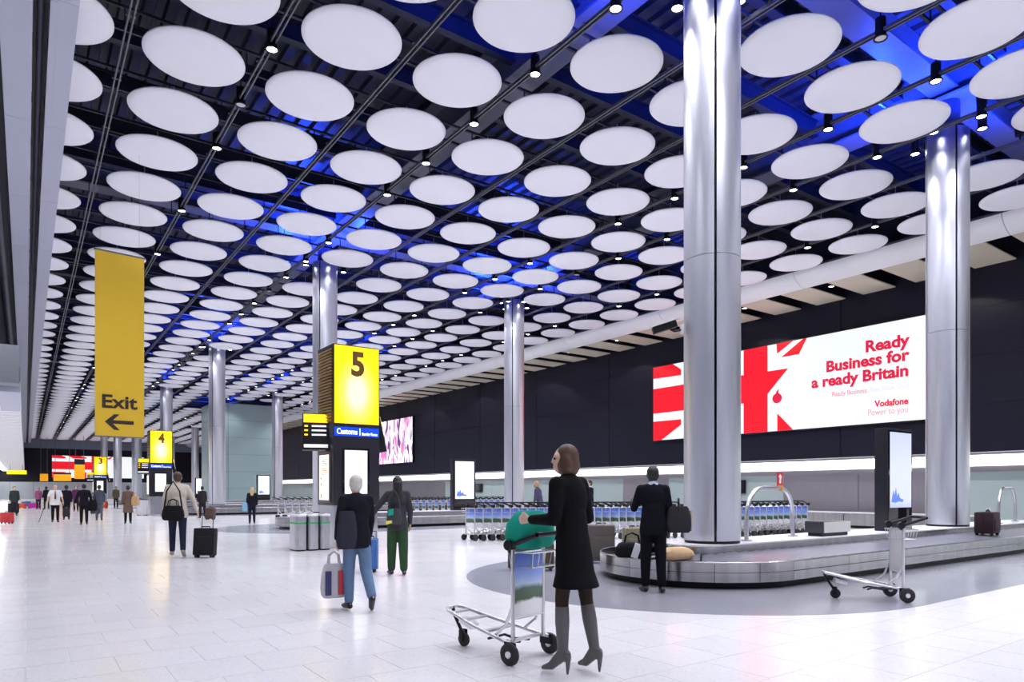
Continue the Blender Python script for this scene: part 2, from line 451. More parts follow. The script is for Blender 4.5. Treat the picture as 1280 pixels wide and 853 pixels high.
while y < Y1:
    obj('joist', jme, None, ce, (0, y, ZDECK - 0.25)); y += PY
# open-web purlins carrying the discs (two thin chords with lacing)
bm = bmesh.new()
add_box(bm, (9.5, 0, 0.42), (29, 0.05, 0.05)); add_box(bm, (9.5, 0, 0), (29, 0.05, 0.05))
x = -5.0
while x < 23.8:
    add_box(bm, (x, 0, 0.21), (0.025, 0.025, 0.42)); x += PX / 2
lme = mesh_of('lattice_purlin', bm, navy_steel, False)
y = CY[0] - 9 * PY
while y < Y1:
    obj('lattice_purlin', lme, None, ce, (0, y + 0.75, ZD + 0.62)); y += PY
gb = bmesh.new()
L = Y1 - Y0; yc = (Y0 + Y1) / 2
add_box(gb, (0, yc, 0), (0.75, L, 0.05)); add_box(gb, (0, yc, 0.5), (0.06, L, 0.95)); add_box(gb, (0, yc, 1.0), (0.75, L, 0.05))
gme = mesh_of('girder', gb, girder_mat, False)
for x in CX: obj('girder', gme, None, ce, (x, 0, 10.55))
for y in CY:
    b2 = bmesh.new(); add_box(b2, (9.5, 0, 0), (33, 0.6, 0.05)); add_box(b2, (9.5, 0, 0.4), (33, 0.05, 0.8))
    obj('cross_girder', b2, girder_mat, ce, (0, y, 10.75))
rb = bmesh.new()
add_box(rb, (-0.04, yc, 0), (0.025, L, 0.06)); add_box(rb, (0.04, yc, 0), (0.025, L, 0.06))
y = Y0 + 1
while y < Y1 - 1:
    add_box(rb, (0, y, 0.03), (0.16, 0.05, 0.02)); y += PY
rme = mesh_of('rail', rb, rail_mat, False)
for i in range(-1, 10):
    obj('rail', rme, None, ce, (2.55 + (i + 0.5) * PX, 0, ZD + 0.2))
# ducts in the dark slot on the left
for xx, rr, zz in ((0.2, 0.05, 9.08), (-0.62, 0.12, 8.95), (-1.6, 0.3, 8.8)):
    b2 = bmesh.new(); add_cyl(b2, (xx, Y0, zz), (xx, Y1 - 1, zz), rr, seg=14)
    obj('duct', b2, navy_steel, ce)
# bulkhead along the right side, curved fascia in lengths
prof = [(23.9, 9.52), (23.08, 9.46), (23.10, 9.35), (23.25, 9.18), (23.48, 9.05), (23.70, ZS), (23.80, ZS), (23.9, 9.1)]
bm = bmesh.new(); FLn = 6.6
A = [bm.verts.new((a, 0.008, b)) for a, b in prof]; B = [bm.verts.new((a, FLn - 0.008, b)) for a, b in prof]
n = len(prof); bm.faces.new(A); bm.faces.new(B[::-1])
for k in range(n): bm.faces.new((A[k], B[k], B[(k + 1) % n], A[(k + 1) % n]))
fme = mesh_of('fascia_panel', bm, white_paint)
bk = struct('trim_1', box(23.85, 24.0, Y0, Y1, 9.53, 11.6), navy_steel, 'white curved bulkhead with cream soffit boards above the charcoal wall', smooth=False)
y = 14.4 - 4 * FLn
while y < Y1 - 1: obj('fascia_panel', fme, None, bk, (0, y, 0)); y += FLn
sb = bmesh.new(); add_box(sb, ((23.8 + XW) / 2, 0.6, 0.02), (XW - 23.8 - 0.04, 1.2, 0.04), 0.005)
sme = mesh_of('soffit_board', sb, tan_panel, False)
y = 12.3 - 14 * 1.9
soff = []
while y < Y1 - 2:
    obj('soffit_board', sme, None, bk, (0, y, ZS)); soff.append(y + 1.55); y += 1.9
# pale beams on the left
def beam(name, x0, x1, lip, label):
    bm = bmesh.new()
    y = Y0; 
    o = struct(name, box(x0 + 0.01, x1 - 0.01, Y0, Y1 - 1, 8.87, 10.2), pale_paint, label, smooth=False)
    sb = bmesh.new(); add_box(sb, ((x0 + x1) / 2, 2.2, 8.86), (x1 - x0, 4.39, 0.03), 0.003)
    if lip: add_box(sb, (x0 + 0.05, 2.2, 8.83), (0.1, 4.39, 0.05), 0.003)
    m2 = mesh_of('cladding_panel', sb, pale_paint, False)
    while y < Y1 - 5:
        obj('cladding_panel', m2, None, o, (0, y, 0)); y += 4.4
beam('trim_2', 0.308, 0.673, True, 'long pale beam with a lip beside the first row of discs')
beam('trim_3', -0.343, 0.09, False, 'long wide pale beam above the walkway, outermost one')
struct('ceiling_gap_shade', box(0.1, 0.30, Y0, Y1 - 1, 9.16, 9.24), black_plastic, 'black sheet standing for the shaded slot between the two pale beams', smooth=False)  # black sheet closes the slot, its colour stands in for the shade inside
# low ceiling of the walkway at the far left
lc = struct('ceiling_low', box(XL, -0.12, 24, Y1, 4.5, 4.9), mat('slate_soffit', (0.25, 0.26, 0.30), 0.5), 'low white slatted ceiling over the walkway', smooth=False)
sb = bmesh.new(); add_box(sb, (-1.2, 0, 0), (2.1, 0.9, 0.05), 0.01)
m2 = mesh_of('ceiling_slat', sb, white_paint, False)
y = 24.6
while y < Y1 - 1: obj('ceiling_slat', m2, None, lc, (0, y, 4.46)); y += 1.15
b2 = box(-2.9, -2.35, 25, Y1 - 1, 4.40, 4.46); obj('light_strip', b2, mat('strip_light', (1, 1, 1), 0.5, 0, 12.0), lc)
obj('fascia_box', box(-0.75, -0.15, 23.2, 24, 4.35, 5.4, 0.02), mat('grey_box', (0.22, 0.23, 0.27), 0.5), lc)
obj('fascia_box', box(-0.7, -0.12, 24.1, 30, 4.2, 4.5, 0.02), pale_paint, lc)
y = 9
struct('ceiling_void_shade', box(XL, -0.36, Y0, Y1 - 1, 9.2, 9.26), navy_steel, 'dark sheet standing for the shaded service void beside the pale beam', smooth=False)  # closed sheet, dark colour in place of the unlit open void

# ------------------------------------------------------------------ columns
def column(x, y, label, z0=0.0, lit=True, r=0.445):
    t = thing('column', label, 'column', (x, y, z0), 0, 'steel clad columns')
    top = 9.8 - z0
    b = bmesh.new(); add_cyl(b, (0, 0, 0.0), (0, 0, top - 0.05), r - 0.03, seg=32); obj('core', b, screen_black, t)
    b = bmesh.new(); add_cyl(b, (0, 0, 0), (0, 0, 0.035), r - 0.01, seg=32); obj('base_shadow_gap', b, black_plastic, t)
    zs = [0.04, 5.1 - z0, top]
    for a, bb in zip(zs, zs[1:]):
        bm = bmesh.new(); n = 14; g = 0.045
        inner, outer = [], []
        for lev in (a + 0.004, bb - 0.004):
            inner.append([]); outer.append([])
            for k in range(n + 1):
                an = R(45) + g + (R(90) - 2 * g) * k / n
                outer[-1].append(bm.verts.new((r * math.cos(an), r * math.sin(an), lev)))
                inner[-1].append(bm.verts.new(((r - 0.03) * math.cos(an), (r - 0.03) * math.sin(an), lev)))
        for k in range(n):
            bm.faces.new((outer[0][k], outer[0][k + 1], outer[1][k + 1], outer[1][k]))
            bm.faces.new((inner[0][k + 1], inner[0][k], inner[1][k], inner[1][k + 1]))
            bm.faces.new((outer[1][k], outer[1][k + 1], inner[1][k + 1], inner[1][k]))
            bm.faces.new((inner[0][k], inner[0][k + 1], outer[0][k + 1], outer[0][k]))
        for k in (0, n):
            bm.faces.new((outer[0][k], outer[1][k], inner[1][k], inner[0][k]))
        me = mesh_of('cladding_panel', bm, col_steel)
        for q in range(4): obj('cladding_panel', me, None, t, (0, 0, 0), (0, 0, R(90 * q)))
    b = bmesh.new(); add_cyl(b, (0, 0, top - 0.05), (0, 0, 10.56 - z0), 0.26, seg=20); obj('stub', b, navy_steel, t)
    return t
def make_fitting(name, lens, kids=True):
    t = thing(name, 'x', 'lamp', (0, 0, 0))
    b = bmesh.new(); add_lathe(b, [(0.0, 0.36), (0.085, 0.36), (0.09, 0.34), (0.09, 0.03), (0.12, 0.02), (0.12, 0.0), (0.095, 0.0), (0.09, 0.012)], 20)
    obj('housing', b, black_plastic, t)
    b = bmesh.new(); add_lathe(b, [(0.088, 0.012), (0.06, 0.004), (0.0, 0.0)], 20); obj('lens', b, lens, t)
    b = bmesh.new(); add_cyl(b, (0, 0, 0.36), (0, 0, 0.5), 0.012, seg=8); obj('stem', b, black_plastic, t)
    return t
colnames = {
 (0, 0): 'tall steel column rising from the near carousel beside the man in black suit',
 (1, 0): 'steel column on the near carousel between lit board and black bag',
 (0, 1): 'steel column behind the pillar sign numbered five',
 (1, 1): 'slim steel column behind the parked trolleys and white screen totem',
 (0, 2): 'steel column between the pillar sign numbered four and the teal glass shaft',
 (1, 2): 'far steel column hidden behind the pillar sign numbered five',
 (0, 3): 'steel column rising above the pillar sign numbered four',
 (1, 3): 'far steel column at the edge of the teal glass shaft',
 (0, 4): 'distant steel column seen just beside the yellow banner',
 (1, 4): 'distant slim steel column between pillar sign four and the nearer column',
 (0, 5): 'distant steel column below the yellow banner, middle of three',
 (1, 5): 'very distant steel column beyond the teal glass shaft',
 (0, 6): 'farthest steel column below the yellow banner beside pillar sign three',
 (1, 6): 'farthest slim steel column beyond the teal glass shaft'}
up_n = 0
ring = None
for a in range(2):
    for k, y in enumerate(CY):
        z0 = 0.555 if k < 5 else 0.0
        column(CX[a], y, colnames[(a, k)], z0)
        if k < 5:
            for q in range(4):
                an = R(45 + 90 * q) + R(45)
                if k > 2 and q % 2: continue
                f = make_fitting('column_spotlight', lens_on)
                f['category'] = 'lamp'; f['group'] = 'small lamps around the column heads'
                f['label'] = 'small black lamp at the head of the ' + colnames[(a, k)].split('column')[0].strip().replace('tall ', 'near ') + ' column' + (' ' + ['', 'two', 'three', 'four', 'five'][k] if k else '')
                f['label'] = 'small lit black lamp beside the head of ' + ('the near ' if k == 0 else 'the ' + ['', 'second ', 'third ', 'fourth ', 'fifth '][k]) + ('walkway-side' if a == 0 else 'wall-side') + ' steel column'
                f.location = (CX[a] + 0.72 * math.cos(an), y + 0.72 * math.sin(an), 9.62)
                inw = R(14)
                f.rotation_euler = (0, 0, 0)
                spot('lamp_light', f, (0, 0, -0.02), COLLAMP, 80, rad=0.05, rot=(0, 0, 0))
        if k < 5:
            for q, (ox, oy) in enumerate(((-1.08, -1.1), (1.08, -1.1), (-1.08, 1.1)) if k < 3 else ((-1.08, -1.1),)):
                t = thing('blue_uplight', 'blue uplight, ' + ORD[q] + ' of those around the ' + ORD[k] + (' walkway-side' if a == 0 else ' wall-side') + ' column head', 'lamp', (CX[a] + ox, y + oy, 9.75), 0, 'blue uplights on the column heads')
                b = bmesh.new(); add_lathe(b, [(0, -0.1), (0.1, -0.1), (0.11, 0.08), (0.09, 0.08), (0.085, 0.05)], 18); obj('housing', b, black_plastic, t)
                b = bmesh.new(); add_lathe(b, [(0.085, 0.05), (0, 0.055)], 18); obj('lens', b, lens_blue, t)
                b = bmesh.new(); add_tube(b, [(0, 0, -0.1), (0, 0, -0.2)], 0.02); obj('arm', b, black_plastic, t)
                spot('lamp_light', t, (0, 0, 0.1), BLUE * (1 if k < 3 else 2), 172, col=(0.01, 0.05, 1.0), rad=0.1, rot=(R(180), 0, 0), blend=0.3)

# ------------------------------------------------------------------ hanging ceiling discs
bm = bmesh.new()
add_lathe(bm, [(0, 0), (0.35, 0.006), (0.62, 0.022), (0.78, 0.045), (0.845, 0.07), (0.868, 0.095), (0.868, 0.115), (0.845, 0.13), (0.3, 0.17), (0, 0.175)], 56)
dme = mesh_of('ceiling_disc', bm, white_disc)
bm = bmesh.new()
add_box(bm, (0, 0, 0.2), (0.16, 0.16, 0.06), 0.01); add_box(bm, (0, 0, 0.24), (0.6, 0.06, 0.03)); add_cyl(bm, (0, 0, 0.2), (0, 0, 0.62), 0.012, seg=6)
bme = mesh_of('hanger', bm, pale_paint, False)
spots = []
jmax = int((Y1 - 1.5 - CY[0]) / PY)
for i in range(-1, 10):
    for j in range(-8, jmax):
        x, y = 2.55 + i * PX, CY[0] + j * PY
        if i in (3, 7) and j % 8 == 0: continue
        if 13.3 < x < 19.2 and 63.5 < y < 71.5: continue
        p = project(x, y, ZD)
        vis = p is not None and -60 < p[0] < 1340 and p[1] > -60
        spots.append((0 if vis else 1, x * x + y * y, i, j, x, y))
spots.sort()
jmin = min(s[3] for s in spots[:300])
rest = []
for n, (h, _, i, j, x, y) in enumerate(spots):
    if n < 300 and h == 0:
        o = obj('ceiling_disc', dme, None, None, (x, y, ZD))
        if n < 190:
            lab = 'round white ceiling disc, ' + ORD[i + 1] + ' from the pale beam, in the ' + ORD[j - jmin] + ' row'
        else:
            lab = 'small distant white ceiling disc in the far rows down the hall'
        tag(o, lab, 'ceiling disc', 'white ceiling discs' if n < 190 else 'far white ceiling discs')
        if n < 130:
            obj('hanger', bme, None, o)
    else:
        rest.append((x, y))
bm = bmesh.new()
for (x, y) in rest:
    add_lathe(bm, [(0, 0), (0.62, 0.022), (0.845, 0.07), (0.868, 0.1), (0.845, 0.13), (0, 0.17)], 20, (x, y, ZD))
o = obj('far_ceiling_discs', bm, white_disc); o['kind'] = 'stuff'; o['label'] = 'the remaining white ceiling discs far down the hall'; o['category'] = 'ceiling discs'

# ------------------------------------------------------------------ downlights between the discs
onp = make_fitting('downlight', lens_on); offp = make_fitting('downlight', lens_off)
dark_set = {(0, 3), (4, -1), (6, 5), (2, 9)}
used_on = used_off = False
for i in (-3, -2, 0, 2, 4, 5, 6, 8):
    for j in range(-8, jmax):
        x, y = 2.55 + (i + 0.5) * PX, CY[0] + (j + 0.5) * PY
        if 13.3 < x < 19.2 and 63.5 < y < 71.5: continue
        if i < 0 and (y > 24 or j % 3): continue
        lit = True
        if (i, j) in dark_set: lit = False
        elif (i, j) in {(0, 2), (2, 0), (2, 1), (2, 4), (5, 0), (6, 1), (8, 1)}: lit = True
        elif i == 4 or (i == 0 and j % 2 and 0 < y < 60) or ((i * 3 + j * 5) % 4) >= 2 + (1 if y < 50 else 0):
            continue
        if y > 75 and (j % 2): continue
        src = onp if lit else offp
        if lit and not used_on: o = onp; used_on = True
        elif not lit and not used_off: o = offp; used_off = True
        else: o = copy_tree(src)
        o.location = (x, y, ZD + (0.08 if i >= 0 else -0.62))
        o['group'] = 'downlights hung between the discs'
        if y < 44 and y > 0:
            o['label'] = ('lit' if lit else 'unlit') + ' black downlight hung between discs, ' + ORD[i + 3] + ' rail line, in the ' + ORD[j + 8] + ' bay'
        else:
            o['label'] = 'small distant lit downlight hung between the far discs'; o['group'] = 'distant downlights'
        o['category'] = 'lamp'
        if lit:
            nlit = globals().get('nlit', 0) + 1
            if y < 42: spot('lamp_light', o, (0, 0, -0.03), LAMP, 130, rad=0.1, blend=0.5)
            elif nlit % 3 == 0: spot('lamp_light', o, (0, 0, -0.03), LAMP * (6.0 if y > 75 else 3.0), 130, rad=0.1, blend=0.5)
# small lamps in the soffit gaps
fit0 = None
for n, y in enumerate(soff):
    if n % 2 or y < -6 or y > 110: continue
    f = make_fitting('soffit_downlight', lens_on) if fit0 is None else copy_tree(fit0)
    if fit0 is None: fit0 = f
    f.location = (24.7, y, ZS - 0.02 + 0.12)
    f['label'] = ('lit lamp in the gap between cream soffit boards, ' + ORD[n // 2] + ' along the charcoal wall') if n < 50 else 'tiny distant lit lamp between cream soffit boards'
    f['category'] = 'lamp'; f['group'] = 'lamps between the soffit boards'
for n, y in enumerate(soff):
    if n % 4 == 0 and -6 < y < 110:
        L_ = bpy.data.lights.new('lamp_light', 'SPOT'); L_.energy = 200; L_.spot_size = R(120); L_.shadow_soft_size = 0.08; L_.color = (1, 0.9, 0.75)
        for f in [o for o in C.objects if o.name.startswith('soffit_downlight') and abs(o.location.y - y) < 0.01]:
            lo = link(bpy.data.objects.new('lamp_light', L_)); lo.parent = f; lo.location = (0, 0, -0.03)

# ------------------------------------------------------------------ baggage carousels
RK, RI = 1.65, 0.48
def arc_seg(r0, r1, z0a, z1a, a0, a1, c, n=6):
    pass
def ring_panel(r, z0, z1, a0, a1, n=5, th=0.02):
    """a bowed panel of the skirt, about the end centre"""
    bm = bmesh.new(); rows_ = []
    for rr, zz in ((r, z0), (r, z1), (r - th, z1), (r - th, z0)):
        rows_.append([bm.verts.new((rr * math.cos(a0 + (a1 - a0) * k / n), rr * math.sin(a0 + (a1 - a0) * k / n), zz)) for k in range(n + 1)])
    for q in range(4):
        A, B = rows_[q], rows_[(q + 1) % 4]
        for k in range(n): bm.faces.new((A[k], A[k + 1], B[k + 1], B[k]))
    for k in (0, n): bm.faces.new([rows_[q][k] for q in range(4)])
    return bm
def loop_wall(bm, cx, xe, r, z0, z1, n=28):
    p = obround(cx, 0, r, xe, n, both=True); add_prism(bm, p, z0, z1)
SIDE_Z = [(0.105, 0.237), (0.243, 0.378)]
def carousel(idx, yc, label, detail):
    cx, xe = 9.0, 22.6
    t = thing('baggage_carousel', label, 'carousel', (0, yc, 0), 0, 'baggage carousels across the hall')
    b = bmesh.new(); loop_wall(b, cx, xe, RK - 0.13, 0.004, 0.12); obj('kick_base', b, black_plastic, t)
    nseg = 9; L = (xe - cx) / nseg
    for (z0, z1) in SIDE_Z:
        pb = bmesh.new(); add_box(pb, (L / 2, 0, (z0 + z1) / 2), (L - 0.006, 0.02, z1 - z0), 0.003)
        pme_ = mesh_of('skirt_panel', pb, belt_steel, False)
        for s in (-1, 1):
            for k in range(nseg): obj('skirt_panel', pme_, None, t, (cx + k * L, s * (RK - 0.01), 0))
        m_ = 8
        rp_ = mesh_of('skirt_panel', ring_panel(RK, z0, z1, 0.002, math.pi / m_ - 0.002), belt_steel)
        for k in range(m_):
            obj('skirt_panel', rp_, None, t, (cx, 0, 0), (0, 0, R(90) + math.pi * k / m_))
            obj('skirt_panel', rp_, None, t, (xe, 0, 0), (0, 0, R(-90) + math.pi * k / m_))
    b = bmesh.new(); loop_wall(b, cx, xe, RK - 0.03, 0.12, 0.36); obj('carcass', b, black_plastic, t)
    # rim bead along the skirt
    b = bmesh.new(); add_tube(b, [(x, y, 0.383) for x, y in obround(cx, 0, RK - 0.012, xe, 28, both=True)], 0.012, 6, closed=True); obj('rim', b, steel, t)
    # island in the middle
    b = bmesh.new(); loop_wall(b, cx - 0.28, xe, RI, 0.36, 0.535); obj('island_side', b, belt_steel, t, (0, -0.15, 0))
    b = bmesh.new(); loop_wall(b, cx - 0.28, xe, RI + 0.012, 0.536, 0.554); obj('island_top', b, island_mat, t, (0, -0.15, 0))
    # moving plates
    if detail:
        w = 1.15; st = 0.29
        pb = bmesh.new()
        pts = [(-0.134, 0.0, -0.002), (0.134, 0.0, 0.016), (0.184, w * 0.5, 0.040), (0.134, w, 0.053), (-0.134, w, 0.03), (-0.084, w * 0.5, 0.014)]
        A = [pb.verts.new(p) for p in pts]; B = [pb.verts.new((p[0], p[1], p[2] - 0.012)) for p in pts]
        pb.faces.new(A); pb.faces.new(B[::-1])
        for k in range(6): pb.faces.new((A[k], B[k], B[(k + 1) % 6], A[(k + 1) % 6]))
        sl = mesh_of('plate', pb, slat_mat, False)
        n = int((xe - cx) / st)
        for k in range(n):
            obj('plate', sl, None, t, (cx + (k + .5) * st, -(RK - 0.03), 0.383), (0, 0, 0))
            obj('plate', sl, None, t, (cx + (k + .5) * st, (RK - 0.03), 0.383), (0, 0, math.pi))
        w2 = bmesh.new(); an = math.pi / 14
        ro, ri = RK - 0.03, 0.34
        pts = []
        for rr, zz in ((ro, 0.383), ((ro + ri) / 2, 0.405), (ri, 0.425)):
            pts.append([(rr * math.cos(a), rr * math.sin(a), zz + dz) for a, dz in ((-an * .46, -0.004), (0, 0.008), (an * .46, 0.022))])
        VV = [[w2.verts.new(p) for p in row] for row in pts]
        for q in range(2):
            for k in range(2): w2.faces.new((VV[q][k], VV[q][k + 1], VV[q + 1][k + 1], VV[q + 1][k]))
        sl2 = mesh_of('plate', w2, slat_mat, False)
        for k in range(14):
            obj('plate', sl2, None, t, (cx, 0, 0), (0, 0, R(90) + an * (k + .5)))
            obj('plate', sl2, None, t, (xe, 0, 0), (0, 0, R(-90) + an * (k + .5)))
    else:
        b = bmesh.new(); loop_wall(b, cx, xe, RK - 0.02, 0.36, 0.385); obj('belt', b, slat_mat, t)
    return t
cl = ['steel baggage carousel curving round the near column, nearest of all', 'steel baggage carousel behind the pillar sign numbered five', 'third baggage carousel, behind the far parked trolleys', 'fourth baggage carousel in front of the teal glass shaft', 'fifth and farthest baggage carousel down the hall']
for k in range(5): carousel(k, CY[k] + 0.17, cl[k], k == 0)
ICY = CY[0] + 0.17
# steel plinth along the wall
pl = thing('steel_plinth', 'low steel conveyor plinth along the wall behind the carousels', 'plinth', (24.75, 0, 0))
L = 4.4
bb = bmesh.new(); add_box(bb, (0.55, L / 2, 0.32), (1.1, L - 0.02, 0.44), 0.01); pme1 = mesh_of('casing', bb, belt_steel, False)
bb = bmesh.new(); add_box(bb, (0.6, L / 2, 0.055), (1.0, L, 0.1)); pme2 = mesh_of('kick_base', bb, black_plastic, False)
bb = bmesh.new(); add_box(bb, (0.5, L / 2, 0.555), (1.02, L - 0.02, 0.03), 0.008); pme3 = mesh_of('cover', bb, island_mat, False)
for k in range(24):
    y = 9.0 + k * L
    obj('casing', pme1, None, pl, (0, y, 0)); obj('kick_base', pme2, None, pl, (0, y, 0)); obj('cover', pme3, None, pl, (0, y, 0))

# arched rails, warning sign, box and screens on the islands
def arch(label, x0, x1, yc, h, z=0.555, dy=0.0):
    t = thing('arched_rail', label, 'rail', (x0, yc, z))
    L = x1 - x0; pts = [(0, 0, 0)]; rr = min(0.5, L / 2.2)
    for k in range(9):
        a = math.pi - k * math.pi / 2 / 8
        pts.append((rr + rr * math.cos(a), dy * (rr + rr * math.cos(a)) / L, h - rr + rr * math.sin(a)))
    for k in range(9):
        a = math.pi / 2 - k * math.pi / 2 / 8
        pts.append((L - rr + rr * math.cos(a), dy * (L - rr + rr * math.cos(a)) / L, h - rr + rr * math.sin(a)))
    pts.append((L, dy, 0))
    b = bmesh.new(); add_tube(b, pts, 0.037, 12); obj('tube', b, steel, t)
    for px, py in ((0, 0), (L, dy)):
        b = bmesh.new(); add_cyl(b, (px, py, 0), (px, py, 0.02), 0.09, seg=16); obj('foot_plate', b, steel, t)
    return t
arch('bent steel rail on the near island beside the column', 9.78, 11.45, 6.95, 0.88, dy=0.2)
arch('bent steel rail on the near island beyond the black bag', 20.1, 21.8, 6.85, 0.9, dy=0.2)
t = thing('warning_sign', 'small red warning sign clipped on the bent steel rail', 'sign', (10.95, 7.09, 1.42))
flat('plate', [(-.085, .02), (.085, .02), (.085, .30), (-.085, .30)], -0.006, 0.006, mat('warning_red', (0.65, 0.02, 0.04), 0.4), t)
flat('symbol', [(-.03, .1), (.02, .1), (.03, .18), (.05, .22), (.0, .27), (-.05, .22), (-.02, .2)], -0.009, -0.0065, white_paint, t)
flat('strip', [(-.07, .035), (.07, .035), (.07, .07), (-.07, .07)], -0.009, -0.0065, mat('amber', (0.8, 0.3, 0.02), 0.4), t)
b = bmesh.new(); add_cyl(b, (0, 0, -0.03), (0, 0, 0.03), 0.06, seg=14); obj('clip', b, mat('amber', (0.8, 0.3, 0.02)), t)
t = thing('control_box', 'low cream control box on the near island below the bent rail', 'box', (11.75, 6.75, 0.555))
obj('plinth', box(0.03, 0.92, 0.03, 0.3, 0, 0.06), black_plastic, t)
obj('case', box(0.02, 0.97, 0.0, 0.36, 0.06, 0.27, 0.008), mat('charcoal_case', (0.03, 0.03, 0.035), 0.4), t)
obj('front_panel', box(0.04, 0.95, -0.012, -0.001, 0.065, 0.262, 0.003), vary(mat('cream_panel', (0.62, 0.61, 0.58), 0.4), 0.03, 4), t)
def totem(label, x, y, z, pic=None, w=1.1, h=2.13, group='lit screen totems on the carousel islands'):
    t = thing('screen_totem', label, 'screen', (x, y, z), 0, group)
    obj('casing', box(0, w, 0, 0.26, 0, h, 0.012), kiosk_dark, t)
    obj('glass', box(0.04, w - 0.04, -0.012, -0.001, 0.04, h - 0.04, 0.003), screen_black, t)
    s = obj('screen', box(0.09, w - 0.09, -0.006, 0.0, 0.0, h - 0.56), pic or screen_bright, t, (0, -0.013, 0.48))
    flat('motif', [(.14, .12), (.3, .1), (.46, .13), (.62, .11), (.66, .16), (.5, .2), (.44, .32), (.38, .22), (.33, .42), (.27, .26), (.22, .36), (.17, .22)], -0.0085, -0.0062, screen_motif, s)
    return t
totem('black screen totem standing on the near carousel island', 14.4, 6.88, 0.555, screen_pic)
totem('lit white screen totem behind the parked trolleys', 14.45, CY[1] - 0.2, 0.555)
totem('small far lit screen totem beside the glass shaft column', 15.9, CY[3] - 0.9 + 0.5, 0.555)
totem('tiny far lit screen totem next to the pillar sign four', 14.4, CY[4] - 0.2, 0.555)
# surveillance camera on the near column
t = thing('surveillance_camera', 'grey surveillance camera on an arm off the near column', 'camera', (8.72, 7.38, 4.02))
b = bmesh.new(); add_box(b, (0, 0, 0), (0.09, 0.09, 0.16), 0.01); obj('bracket', b, white_paint, t)
b = bmesh.new(); add_tube(b, [(0, 0, 0), (-0.12, 0.09, -0.03), (-0.18, 0.13, 0.0)], 0.018); obj('arm', b, black_plastic, t)
b = bmesh.new(); add_box(b, (-0.26, 0.18, 0.03), (0.40, 0.12, 0.11), 0.015, Matrix.Rotation(R(145), 3, 'Z') @ Matrix.Rotation(R(18), 3, 'Y')); obj('housing', b, black_plastic, t)
b = bmesh.new(); add_box(b, (-0.27, 0.185, 0.095), (0.46, 0.16, 0.02), 0.006, Matrix.Rotation(R(145), 3, 'Z') @ Matrix.Rotation(R(18), 3, 'Y')); obj('sun_shield', b, white_paint, t)

# ------------------------------------------------------------------ lit board on the charcoal wall
def board_frame(name, label, cat, loc, rz): return thing(name, label, cat, loc, rz)
def lit_board(label, loc, rz, w=13.06, h=3.74, far=False):
    """x runs along the board as read, z up"""
    t = thing('advert_board', label, 'advert', loc, rz)
    obj('casing', box(-0.06, w + 0.06, 0.0, 0.12, -0.06, h + 0.06, 0.01), black_plastic, t)
    flat('face', [(0, 0), (w, 0), (w, h), (0, h)], -0.02, -0.001, board_white, t)
    def sh(pts): flat('flag_stripe', pts, -0.024, -0.0205, board_red, t)
    sh([(0, 3.17), (0, h), (1.3, h), (1.82, 3.40), (1.82, 3.13), (1.82, 3.12)])
    sh([(0, 1.38), (0, 2.64), (5.05, 2.64), (5.4, 2.62), (5.4, h), (6.61, h), (6.61, 2.62), (7.59, 2.61), (6.61, 1.64), (6.61, 0), (5.4, 0), (5.4, 1.35), (5.05, 1.36)])
    sh([(0, 0), (0, 0.97), (1.82, 0.95), (1.82, 0.68), (0.56, 0)])
    sh([(2.9, 3.16), (4.7, 3.16), (4.7, 3.35), (3.9, h), (2.1, h)][:5])
    sh([(2.9, 0.95), (4.7, 0.95), (4.7, 0.0), (4.3, 0.0)])
    sh([(7.04, h), (7.83, h), (7.07, 3.31)])
    sh([(8.44, h), (8.08, 3.13), (7.27, 3.13), (8.27, h)])
    sh([(7.08, 0.75), (7.79, 0.03), (7.79, 0.0), (7.08, 0.0)])
    if far: return t
    b = bmesh.new(); add_lathe(b, [(0, 0), (0.38, 0), (0.38, 0.004), (0, 0.006)], 36)
    me = mesh_of('roundel', b, mat('lit_pale_grey', (0.8, 0.84, 0.88), 0.4, 0, 0.6, (0.62, 0.70, 0.80))); me.transform(Matrix.Rotation(R(90), 4, 'X'))
    obj('roundel', me, None, t, (7.16, -0.0215, 1.45))
    b = bmesh.new(); add_lathe(b, [(0, 0), (0.32, 0), (0.32, 0.004), (0, 0.006)], 36)
    me = mesh_of('roundel', b, board_white); me.transform(Matrix.Rotation(R(90), 4, 'X'))
    obj('roundel', me, None, t, (7.11, -0.026, 1.46))
    pts = [(7.08 + 0.225 * math.cos(R(a)), 1.40 + 0.215 * math.sin(R(a))) for a in range(105, 440, 12)]
    pts += [(7.13, 1.65), (7.19, 1.79), (7.09, 1.74), (7.03, 1.66)]
    flat('logo', pts, -0.037, -0.033, board_crimson, t)
    yy = -0.026
    text('lettering', 'Ready', 0.60, board_crimson, t, (12.42, yy, 2.76), 0.022, 'RIGHT', 1.60)
    text('lettering', 'Business for', 0.60, board_crimson, t, (12.42, yy, 2.22), 0.022, 'RIGHT', 3.17)
    text('lettering', 'a ready Britain', 0.60, board_crimson, t, (12.42, yy, 1.65), 0.022, 'RIGHT', 3.76)
    text('lettering', 'Ready Business.', 0.27, board_pale, t, (10.95, yy, 1.20), 0.003, 'RIGHT', 1.42)
    text('lettering', 'Fixed. Mobile. Cloud', 0.27, board_grey, t, (12.42, yy, 1.20), 0.0, 'RIGHT', 1.38)
    text('lettering', 'Vodafone', 0.33, board_crimson, t, (12.40, yy, 0.62), 0.012, 'RIGHT', 1.22)
    text('lettering', 'Power to you', 0.33, board_pale, t, (12.40, yy, 0.31), 0.0, 'RIGHT', 1.43)
    return t
lit_board('large lit white board with red flag shapes and slogan on charcoal wall', (XW - 0.16, 24.18, 3.94), R(-90))
lit_board('small distant lit board with red flag stripes on the end wall', (3.45, Y1 - 0.2, 3.4), 0, 13.06, 3.6, True)
